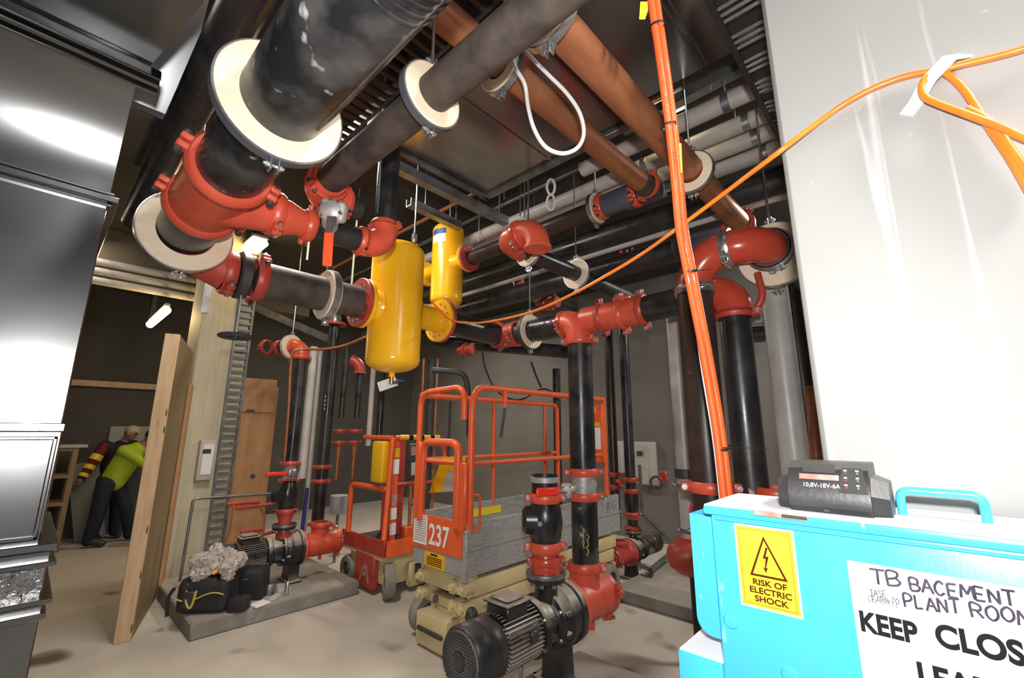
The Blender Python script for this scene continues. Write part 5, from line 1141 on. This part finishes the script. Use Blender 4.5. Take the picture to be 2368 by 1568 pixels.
# ---------------------------------------------------------------- orange cables
def pathP(L): return cr([P(*q) for q in L], 8)
vb = [(1450, -430), (1478, -220), (1500, -60), (1527, 120), (1550, 290), (1564, 420), (1573, 520), (1587, 600), (1607, 700), (1636, 850), (1662, 1010), (1680, 1170)]
d_ = 1.52
def off(L, dx, dd): return [(x+dx*1.0, y, d_+dd) for x, y in L]
MB().tube(pathP(off(vb, -4, 0)), .0125, 14).build('orange_conduit', m_cabler, None, 'thick orange conduit hanging down in front of the red bend, nearest of the tied bundle', 'cable')
MB().tube(pathP(off(vb, 9, .022)), .0125, 14).build('orange_conduit', m_cabler, None, 'thick orange conduit at the right of the tied hanging bundle', 'cable')
MB().tube(pathP([(1577, 500, 1.54), (1592, 600, 1.54), (1604, 700, 1.55), (1624, 850, 1.55), (1650, 1010, 1.54), (1668, 1165, 1.54)]), .006, 10).build('white_cable', m_wcable, None, 'thin white cable beside the hanging orange bundle', 'cable')
for (x, y, tail) in ((1592, 628, (1650, 622)), (1668, 1035, (1778, 1037)), (1545, 290, None), (1519, 60, None)):
    a = P(x+4 if y > 500 else x, y, d_+.008); r_ = thing('cable_tie', {628: 'black cable tie with a tail, on the orange bundle before the red bend', 1035: 'black cable tie with a long tail low on the orange bundle', 290: 'dark tie halfway up the orange bundle', 60: 'dark tie near the top of the orange bundle'}[y], 'cable tie', a)
    MB().lathe([(.0255, -.003), (.027, -.003), (.027, .003), (.0255, .003)], a, ray(vb[5][0], 640)-ray(vb[5][0], 560) if 0 else (P(1607, 700, d_)-P(1587, 600, d_)), 24, True).build('band', m_bcable, r_)
    if tail: MB().bar(a-ray(x, y)*.018, P(tail[0], tail[1], d_-.01), .004, .002).build('tail', m_bcable, r_)
t_ = MB(); t_.prism([(0, 0), (.02, 0), (.03, .03), (.028, .06), (.004, .06)], P(1478, 45, 1.5), _r, _u, .001); t_.build('yellow_tag', m_stick, None, 'yellow tape tag stuck at the top of the orange bundle', 'tag')
t_ = MB(); t_.prism([(0, 0), (.006, 0), (.002, .1), (-.006, .1)], P(1574, 400, 1.49), _r, _u, .001); t_.build('yellow_tag', m_stick, None, 'thin yellow tape strip along the orange bundle', 'tag')
CX = XW-.014
def wp(px, py, o=0): return PX(px, py, CX-o)
main = [P(1000, 700, 3.45), P(1040, 738, 3.33), P(1085, 747, 3.2), P(1130, 744, 3.0), P(1190, 732, 2.75), P(1250, 714, 2.5), P(1330, 677, 2.2), P(1400, 638, 2.0), P(1480, 590, 1.85), P(1560, 533, 1.62), P(1680, 443, 1.42), P(1790, 360, 1.23)]
wl = [(1850, 318), (1900, 277), (1960, 236), (2020, 204), (2080, 181), (2130, 169), (2175, 166)]
main += [wp(*q) for q in wl[1:]]+[wp(2200, 178), wp(2232, 210), wp(2262, 255), wp(2300, 312), wp(2340, 372), wp(2390, 460)]
MB().tube(cr(main, 8), .0075, 12).build('orange_cable', m_cable, None, 'orange cable running from the white wall strap across to the larger yellow vessel', 'cable')
lp_ = [wp(2460, 75, .01), wp(2368, 112, .01), wp(2290, 134, .006), wp(2215, 152, .004), wp(2165, 166, .008), wp(2140, 182, .014), wp(2131, 205, .016), wp(2142, 226, .016), wp(2175, 242, .016), wp(2240, 266, .018), wp(2310, 292, .02), wp(2368, 318, .022), wp(2460, 350, .022)]
MB().tube(cr(lp_, 8), .0075, 12).build('orange_cable', m_cable, None, 'orange cable looped round the white strap high on the white wall', 'cable')
MB().tube(cr([wp(2235, 252, .002), wp(2290, 285, .006), wp(2335, 345, .002), wp(2390, 425, 0)], 8), .009, 12).build('orange_cable', m_cable, None, 'short orange cable branching down at the right edge of the white wall', 'cable')
MB().tube(cr([P(966, 745, 3.95), P(900, 765, 4.2), P(850, 778, 4.45), P(800, 798, 4.75), P(755, 807, 4.9), P(712, 808, 5.0), P(680, 812, 4.95), P(672, 850, 4.95), P(667, 950, 4.9), P(657, 1075, 4.85)], 8), .014, 10).build('orange_cable', m_copper, None, 'dull rust orange cable draped over the far left red elbow', 'cable')
# strap on the wall
st = MB(); sp_ = [(2232, 128, .0), (2196, 134, .028), (2150, 182, .03), (2136, 205, .012), (2118, 238, .001), (2096, 266, .0)]
pts = [PX(x, y, XW-.002-o) for x, y, o in sp_]; tdir = (PX(2096, 266, XW)-PX(2196, 134, XW)).normalized(); sd = X.cross(tdir).normalized()
for i in range(len(pts)-1):
    a, b = pts[i], pts[i+1]; d0 = (b-a).normalized(); st.box((a+b)/2, ((b-a).length*1.06, .004, .029), M((d0, sd.cross(d0).normalized(), sd)).transposed())
rs = st.build('wall_strap', m_wcable, None, 'white strap fixing the orange cables to the white wall', 'strap')
# white flex loop under the scuffed pipe
MB().tube(pathP([(1180, 100, 1.95), (1192, 155, 1.9), (1213, 195, 1.85), (1222, 250, 1.82), (1236, 300, 1.8), (1262, 340, 1.78), (1300, 355, 1.78), (1335, 342, 1.78), (1350, 308, 1.78), (1340, 260, 1.8), (1310, 215, 1.82), (1270, 175, 1.85), (1228, 132, 1.9), (1190, 90, 2.0)]), .0085, 12).build('white_cable', m_wcable, None, 'white flex loop hanging below the scuffed overhead pipe', 'cable')
# ---------------------------------------------------------------- left background
pn0 = PZ(302, 1484, 0); pn1 = PZ(268, 1485, 0); pn2 = PZ(360, 1384, 0); w_ = (pn2-pn0); w_.z = 0; L_ = w_.length; w_.normalize(); s_ = Z.cross(w_)
zt_ = PX(402, 783, pn0.x).z
r = thing('formwork_board', 'upright thick timber faced panel standing left of the pale column', 'timber panel', (pn0+pn2)/2)
th = (pn1-pn0).length
ctr = pn0+w_*(L_/2)+s_*(th/2); rt_ = M((w_, s_, Z)).transposed()
MB().box(ctr+w_*.02+Z*(zt_/2), (L_-.04, th*.96, zt_-.01), rt_).build('panel_core', m_plyd, r)
e_ = MB().box(pn0+w_*.018+s_*(th/2)+Z*(zt_/2), (.04, th, zt_), rt_, .004).build('edge_stud', m_timber, r)
mb = MB()
for z, dx in ((1.85, .004), (1.7, .0), (.86, .006), (.5, .0), (.1, .003)): mb.ball(pn0-w_*.0012+s_*(th*.04+dx)+Z*z, .022, (.25, .5, 1.6), 8)
mb.build('green_marks', m_grn, e_)
q0 = pn2+w_*.02-s_*.02
MB().box(q0+w_*.05-s_*.0+Z*1.1, (.2, .025, 2.2), rt_).build('plywood_sheet', m_ply, None, 'thin plywood sheet standing against the far side of the timber panel', 'plywood')
PYW = 6.62
a, b = PY(512, 1285, PYW), PY(645, 880, PYW)
r = thing('plywood_board', 'tall plywood board right of the pale column', 'plywood', ((a.x+b.x)/2+.1, PYW, .1))
MB().bb((1.82, PYW, .13), (2.30, PYW+.03, b.z-.1), .003).build('board', m_ply, r); MB().bb((1.82, PYW-.025, b.z-.45), (2.26, PYW, b.z), .003).build('top_piece', m_ply, r)
MB().cyl((2.1, PYW-.004, 1.1), (2.1, PYW+.001, 1.1), .03, 16).build('knot', m_rusty, r); MB().bar((1.92, PYW-.02, 1.95), (2.02, PYW-.02, 1.95), .03, .03).build('bracket', m_dark, r)
# conduit frame, red bars
FY = 5.75
pipe('conduit', 'thin grey conduit frame bent over between the column and left pump', 'conduit', PY(416, 1345, FY), PY(625, 1142, FY), .014, m_galvd, bend=([PY(447, 1153, FY)], .05))
for i, (x0_, y0_, x1_, y1_, l) in enumerate(((525, 1166, 600, 1160, 'upper red bar beside the plywood board, rear of the pair'), (545, 1176, 635, 1165, 'upper red bar beside the plywood board, front of the pair'), (556, 1231, 605, 1224, 'lower red bar beside the plywood board, rear of the pair'), (585, 1241, 640, 1228, 'lower red bar beside the plywood board, front of the pair'))):
    MB().cyl(PY(x0_, y0_, 5.6), PY(x1_, y1_, 5.6), .02, 12).build('red_bar', m_redd, None, l, 'bar')
for i, L in enumerate((((540, 1165), (530, 1230), (512, 1280)), ((565, 1232), (560, 1250), (563, 1275)), ((600, 1170), (612, 1200), (605, 1262)))):
    MB().tube(cr([PY(x, y, 5.55) for x, y in L], 6), .01, 8).build('hanging_flex', m_copper, None, ('thin rust cord dangling from the upper red bars, at left', 'thin rust cord dangling from the lower red bars', 'thin rust cord behind the left pump valve')[i], 'cord')
p = PY(694, 1240, 5.2); pipe('blue_pole', 'dark blue painted pole behind the left red suction casting', 'pole', (p.x, 5.2, .13), (p.x+.03, 5.2, PY(698, 1130, 5.2).z), .02, m_btape)
c = P(783, 1166, 5.9); r = thing('paint_tin', 'pale white cylinder tank between the left risers and smaller lift', 'tank', c-Z*.13)
MB().lathe([(0, -.12), (.09, -.12), (.11, -.09), (.115, .11), (.11, .115), (0, .115)], c, Z, 28).build('tank_body', mk('pale_plastic', (.42, .43, .5), rough=.4), r); MB().cyl((c.x, c.y, .0), c-Z*.12, .02, 10).build('stem', m_galvd, r)
# clutter on the plinth
def bag():
    zb = .13; B0 = PZ(385, 1395, zb+.05); 
    r = thing('tool_bag', 'black tool bag with yellow piping on the left plinth corner', 'bag', PZ(455, 1425, zb))
    a, b = PZ(400, 1425, zb), PZ(520, 1420, zb); d = (b-a); d.z = 0; L = d.length; d.normalize(); s = Z.cross(d); m_ = (a+b)/2+s*.12; ro = M((d, s, Z)).transposed()
    mb = MB(); mb.box(m_+Z*.14, (L, .28, .26), ro, .05, 3); mb.box(m_+Z*.25-d*L*.12, (L*.7, .24, .08), ro, .03, 2); mb.build('bag_body', m_bagb, r, remesh=.012)
    pp = [m_-s*.145+d*(L*t)+Z*(.15+.03*math.sin(t*6)) for t in [-.45+.1*k for k in range(10)]]
    MB().tube(cr(pp, 3), .006, 8).build('piping', m_ypaint, r); MB().box(m_-s*.145-d*L*.22+Z*.13, (.1, .02, .13), ro, .01).build('pocket', m_dark, r)
    hp_ = [m_-s*.12-d*L*.3+Z*.25, m_-s*.15-d*L*.25+Z*.12, m_-s*.15-d*L*.15+Z*.07, m_-s*.15-d*L*.08+Z*.2]; MB().tube(cr(hp_, 5), .01, 8).build('strap', m_ypaint, r)
    MB().tube(cr([a+Z*.22-d*.02, a-d*.06+Z*.14, a-d*.05+Z*.0], 5), .014, 8).build('loose_strap', m_bagb, r)
    w = MB(); rd_ = random.Random(4)
    for k in range(26):
        w.ball(m_+d*rd_.uniform(-.12, .2)+s*rd_.uniform(-.08, .1)+Z*rd_.uniform(.28, .42), rd_.uniform(.05, .09), (1, 1, .8), 8)
    for k in range(8): w.ball(m_+d*rd_.uniform(-.02, .12)+Z*rd_.uniform(.42, .5), .06, (1, 1, 1), 8)
    wb = w.build('plastic_bag', m_bag, None, 'crumpled pale plastic bag lying on top of the black tool bag', 'bag', remesh=.02)
    for v in wb.data.vertices: v.co += V((rd_.uniform(-1, 1), rd_.uniform(-1, 1), rd_.uniform(-1, 1)))*.012
    wb.data.set_sharp_from_angle(angle=R(22))
    MB().ball(m_-s*.1+d*.07+Z*.33, .022, (1.2, .6, .8), 10).build('yellow_print', m_ylw, wb, 'small yellow patch')
    k0 = PZ(560, 1395, zb); r2 = thing('tool_case', 'black tool case leaning beside the tool bag under the left motor', 'tool case', k0)
    MB().box(k0+s*.12+Z*.14, (.30, .2, .26), ro @ M.Rotation(R(8), 3, 'X'), .03, 2).build('case_body', m_bagb, r2); MB().box(k0+s*.015+Z*.2, (.05, .01, .02), ro, .003).build('clasp', m_zinc, r2)
    k1 = PZ(545, 1418, zb); MB().box(k1+Z*.06+s*.05, (.16, .14, .12), ro, .03, 2).build('black_pouch', m_bagb, None, 'small black pouch right of the tool bag', 'pouch')
    for i, (px, py, sz, mt, l) in enumerate(((600, 1400, (.14, .1, .02), m_tag, 'pale flat offcut nearest the plinth edge by the pouch'), (635, 1385, (.16, .06, .02), m_clear, 'pale strip offcut right of the grey tin'), (655, 1362, (.2, .12, .03), m_pvc, 'pale board offcut beneath the left pump'))):
        k = PZ(px, py, zb); MB().box(k+Z*.012, sz, M.Rotation(.5*i+.3, 3, 'Z'), .004).build('offcut', mt, None, l, 'offcut')
    k = PZ(622, 1375, zb); MB().lathe([(0, 0), (.05, 0), (.05, .09), (.046, .1), (0, .1)], k, Z, 20).build('grey_tin', m_galvd, None, 'small grey tin among the clutter below the left pump', 'tin')
    k = PZ(662, 1378, zb); MB().lathe([(0, 0), (.022, 0), (.022, .11), (.012, .13), (0, .13)], k, Z, 16).build('spray_can', m_zinc, None, 'slim shiny can at the right end of the clutter', 'can')
    k = PZ(604, 1372, zb); MB().box(k+Z*.05, (.07, .06, .1), None, .01).build('teal_box', mk('teal_plastic', (.02, .12, .13), rough=.5), None, 'small teal box among the clutter', 'box')
bag()
# shelf, whiteboard, wall rail, far lamps
WY = 10.2
a, b = PY(165, 884, WY-.05), PY(362, 893, WY-.05); MB().bar(V((a.x, WY-.04, a.z)), V((b.x+.2, WY-.04, a.z)), .08, .10, Z, .004).build('timber_rail', m_timber, None, 'long level timber rail on the far left wall', 'rail')
a, b = PY(245, 1040, WY), PY(345, 986, WY); r = thing('whiteboard', 'pale board on the far wall behind the workers', 'board', ((a.x+b.x)/2, WY-.02, a.z)); MB().bb((a.x, WY-.03, a.z), (b.x+.1, WY, b.z), .01).build('panel', mk('dim_board', (.32, .32, .31), rough=.5), r)
SY = 9.2; a, b = PZ(140, 1262, 0), PY(182, 1035, SY); r = thing('timber_shelf', 'dark timber shelf rack behind the duct at far left', 'shelf', ((a.x+b.x)/2, SY+.2, 0))
sx0, sx1, sz = PY(118, 1100, SY).x, PY(176, 1040, SY).x, b.z
for x in (sx0, sx1): MB().bb((x-.03, SY, 0), (x+.03, SY+.06, sz)).bb((x-.03, SY+.4, 0), (x+.03, SY+.46, sz)).build('upright', m_plyd, r)
for k in range(4): MB().bb((sx0, SY, .25+k*(sz-.3)/3), (sx1, SY+.46, .30+k*(sz-.3)/3)).build('shelf_board', m_plyd, r)
MB().bb((sx0-.1, SY-.02, sz), (sx1+.12, SY+.5, sz+.04)).build('top_board', m_clear, r)
p = PZ(205, 1240, 0); MB().box(V((p.x-.14, 9.75, .6)), (.35, .03, 1.2), M.Rotation(R(-12), 3, 'Y')).build('leaning_board', mk('grey_board', (.2, .2, .19), rough=.7), None, 'grey board leaning between the shelf rack and the workers', 'board')
p = PZ(240, 1235, 0); MB().lathe([(0, 0), (.14, 0), (.15, .3), (.14, .32), (0, .32)], p+V((.35, -1.3, 0)), Z, 20).build('pale_drum', mk('pale_drum_plastic', (.3, .29, .27), rough=.6), None, 'pale tub on the floor between the workers legs', 'tub')
def lamp(label, cx, cy, d, L, mat, tw=.05, twin=0):
    p = P(cx, cy, d); r = thing('batten_light', label, 'ceiling light', p)
    MB().bb((p.x-.03, p.y-L/2, p.z+.05), (p.x+.03+twin, p.y+L/2, p.z+.09), .01).build('fitting', m_clear, r)
    for k in range(2 if twin else 1): MB().tube([(p.x+k*twin, p.y-L/2+.03, p.z), (p.x+k*twin, p.y+L/2-.03, p.z)], tw/2, 14).build('tube', mat, r)
    MB().bb((p.x-.03, p.y+L/2-.1, p.z+.07), (p.x+.03, p.y+L/2, ZC)).build('drop_rod', m_dark, r); return p
f1 = lamp('lit batten light above the far left work area', 365, 735, 6.2, 1.25, m_lamp, .10)
f2 = lamp('lit twin batten light behind the low cream ring', 578, 566, 5.6, .42, m_lamp, .075, .12)
f3 = lamp('short lit light behind the orange bundle beneath the ceiling', 1526, 256, 3.2, .36, m_lampw, .05, .06)
strut('galvanised ladder channel sloping behind the dark pipe into the vessel', P(592, 712, 6.2), P(762, 785, 6.0), .10)
r = thing('ceiling_beam', 'dark beam across the ceiling at far left', 'beam', (1.0, 8, 3.3)); MB().bb((-2.5, 7.6, 3.62), (3.0, 7.9, ZC)).build('beam_body', mk('brown_beam', (.11, .085, .055), rough=.8), r)
# ---------------------------------------------------------------- workers
def worker(label, px, py, z_lean, P_, cloth, trs, cap=None, hair=None, sleeve=None, refl=(), d=None):
    base = PZ(px, py, 0); hd = V((base.x, base.y, 0)).normalized(); rt = V((hd.y, -hd.x, 0)); tv = -hd
    if d: base = base+hd*d
    def W(q): return base+rt*q[0]+tv*q[1]+Z*q[2]
    J = {k: W(v) for k, v in P_.items()}
    r = thing('person', label, 'person', base)
    def limb(mb, ks, rs):
        for i in range(len(ks)-1):
            a, b = J[ks[i]] if isinstance(ks[i], str) else W(ks[i]), J[ks[i+1]] if isinstance(ks[i+1], str) else W(ks[i+1])
            mb.tube([a, a.lerp(b, .5), b], [rs[i], (rs[i]+rs[i+1])/2, rs[i+1]], 14); mb.ball(a, rs[i]); mb.ball(b, rs[i+1])
    up = (J['head']-J['neck']).normalized(); face = W((P_['head'][0]+P_['face'][0]*.1, P_['head'][1]+P_['face'][1]*.1, P_['head'][2]+P_['face'][2]*.1)); fd = (face-J['head']).normalized()
    b = MB(); limb(b, ['pelvis', 'chest', 'neck'], [.13, .14, .055]); b.ball(J['head'], .092, (1, 1, 1.22), 20); limb(b, ['neck', 'head'], [.055, .06])
    b.ball(J['head']+fd*.02-up*.055, .07, (1, 1, 1.1)); b.ball(J['head']+fd*.098-up*.02, .018, (1, 1, 1.5), 10); b.ball(J['head']+fd*.085-up*.065, .022, (1.4, 1, .6), 10)
    sdv = fd.cross(up).normalized()
    for s in (1, -1): b.ball(J['head']+sdv*(s*.088)-up*.01, .026, (.6, 1, 1.3), 10)
    for s in 'lr':
        limb(b, ['chest', s+'sh', s+'el', s+'wr'], [.09, .06, .045, .033]); limb(b, ['pelvis', s+'hip', s+'kn', s+'an'], [.12, .085, .058, .042]); limb(b, [s+'an', s+'to'], [.045, .035])
        wv = (J[s+'wr']-J[s+'el']).normalized(); pl = J[s+'wr']+wv*.06; b.ball(pl, .042, (1, .8, 1), 12); limb(b, [s+'wr'], [.03]); b.tube([J[s+'wr'], pl], [.032, .038], 10)
        ss = wv.cross(Z).normalized() if abs(wv.z) < .95 else rt; s2 = wv.cross(ss)
        for k in range(4): f0 = pl+ss*((k-1.5)*.019)+wv*.025; f1_ = f0+wv*(.045-.005*abs(k-1.3))-s2*.01; b.tube([f0, f1_, f1_+wv*.02-s2*.025], [.010, .0095, .008], 8)
        b.tube([pl-ss*.03, pl-ss*.055+wv*.03, pl-ss*.05+wv*.06], [.012, .011, .009], 8)
    b.build('body', m_skin, r, remesh=.011)
    for s in (1, -1): MB().ball(J['head']+fd*.078+sdv*(s*.032)+up*.0, .013, (1, 1, .7), 10).build('eye', m_dark, r)
    t = MB(); limb(t, ['pelvis', 'chest'], [.165, .175]); t.ball(J['chest'].lerp(J['neck'], .45), .12); 
    for s in 'lr': limb(t, ['chest', s+'sh'], [.13, .085]); (limb(t, [s+'sh', s+'el', s+'wr'], [.082, .064, .05]) if not sleeve else None)
    t.build('shirt', cloth, r, remesh=.014)
    if sleeve:
        t = MB()
        for s in 'lr': limb(t, [s+'sh', s+'el', s+'wr'], [.085, .068, .054])
        t.build('sleeves', sleeve, r, remesh=.014)
    t = MB(); t.ball(J['pelvis'], .165, (1.05, .85, 1))
    for s in 'lr': limb(t, ['pelvis', s+'hip', s+'kn', s+'an'], [.15, .115, .085, .07])
    t.build('trousers', trs, r, remesh=.014)
    for s in 'lr': t = MB(); limb(t, [s+'an', s+'to'], [.06, .048]); t.ball(J[s+'to'], .05); t.build('boot', m_dark, r, remesh=.013)
    if hair: t = MB(); t.ball(J['head']+up*.028-fd*.022, .096, (1, 1, 1.1), 18); t.build('hair', m_hair, r)
    if cap: t = MB(); t.ball(J['head']+up*.045-fd*.008, .102, (1, 1, .85), 18); t.tube([J['head']+up*.05+fd*.07, J['head']+up*.045+fd*.15], [.07, .055], 14, flat=.2); t.build('cap', cap, r)
    for i, (ks, ta, tb, rr) in enumerate(refl):
        a, c_ = J[ks[0]], J[ks[1]]; MB().tube([a.lerp(c_, ta), a.lerp(c_, tb)], rr, 16).build('reflective_band', m_refl, r)
    return r
PA = dict(pelvis=(.06, 0, .93), chest=(.20, .05, 1.30), neck=(.36, .08, 1.49), head=(.44, .1, 1.58), face=(.8, .3, -.5), lsh=(.12, .18, 1.38), lel=(.38, .24, 1.18), lwr=(.62, .22, 1.16), rsh=(.34, -.12, 1.42), rel=(.52, -.1, 1.22), rwr=(.72, .0, 1.16),
          lhip=(-.02, .1, .88), lkn=(-.06, .14, .48), lan=(-.10, .1, .09), lto=(.06, .16, .05), rhip=(.1, -.1, .88), rkn=(.27, -.05, .50), ran=(.36, -.1, .09), rto=(.52, -.06, .05))
worker('person in yellow hi vis shirt and dark trousers leaning right', 222, 1262, 0, PA, m_hivis, m_navy, hair=True)
PB = dict(pelvis=(.0, 0, .95), chest=(.02, .04, 1.32), neck=(.08, .06, 1.52), head=(.14, .08, 1.64), face=(.8, .5, -.3), lsh=(-.15, .12, 1.44), lel=(-.26, .2, 1.18), lwr=(-.34, .26, .98), rsh=(.2, -.02, 1.44), rel=(.32, .1, 1.2), rwr=(.5, .2, 1.15),
          lhip=(-.08, .06, .9), lkn=(-.06, .1, .5), lan=(-.1, .06, .09), lto=(-.04, .2, .05), rhip=(.1, -.02, .9), rkn=(.12, .0, .5), ran=(.14, -.04, .09), rto=(.2, .1, .05))
worker('person in a cream cap with reflective bands on the dark sleeve, behind the yellow shirt', 232, 1249, 0, PB, m_navy, m_navy, cap=m_cap, sleeve=m_redcl, refl=((('lsh', 'lel'), .55, .85, .083), (('lel', 'lwr'), .15, .45, .073), (('lel', 'lwr'), .75, .98, .064)), d=.08)
# ---------------------------------------------------------------- lights
def area(nm, loc, tgt, sx_, sy_, pw, col, spread=None):
    l = bpy.data.lights.new(nm, 'AREA'); l.shape = 'RECTANGLE'; l.size = sx_; l.size_y = sy_; l.energy = pw; l.color = col
    if spread: l.spread = spread
    o = bpy.data.objects.new(nm, l); C.objects.link(o); o.location = loc
    o.rotation_euler = (V(tgt)-V(loc)).to_track_quat('-Z', 'Y').to_euler(); return o
FL = CAM+_u*.17-_f*.03+_r*.01
area('camera_flash', FL, FL+_f*1.0-_u*.03+_r*.02, .07, .05, 56, (1, .97, .94))
for nm, p, pw in (('batten_lamp', f1, 26), ('batten_lamp', f2, 24)):
    pass
area('fill_light', V((5.6, -.45, 4.1)), V((5.4, .9, 0)), .2, 1.2, 135, (1, .95, .87)); area('fill_light', V((4.6, 6.4, 4.1)), V((4.6, 6.4, 0)), .2, 1.2, 100, (1, .92, .8)); area('fill_light', V((1.2, 3.4, 4.1)), V((1.4, 3.6, 0)), .2, 1.2, 80, (1, .94, .84)); area('fill_light', V((-.35, 7.4, 4.0)), V((.6, 7.2, 0)), .2, 1.2, 20, (1, .88, .7))  # added fill lamps, kept out of view, to brighten the background and column
area('fill_light', V((1.0, -1.6, 3.9)), V((2.2, 2.0, .3)), .25, 1.2, 130, (1, .96, .91))  # added fill behind the camera, lifts the near floor and front objects
w = bpy.data.worlds.new('world'); bpy.context.scene.world = w; w.use_nodes = True
w.node_tree.nodes['Background'].inputs['Color'].default_value = (.9, .88, .85, 1); w.node_tree.nodes['Background'].inputs['Strength'].default_value = .06
vs = bpy.context.scene.view_settings; vs.view_transform = 'Standard'; vs.look = 'None'; vs.exposure = 0; vs.gamma = 1; vs.use_curve_mapping = False
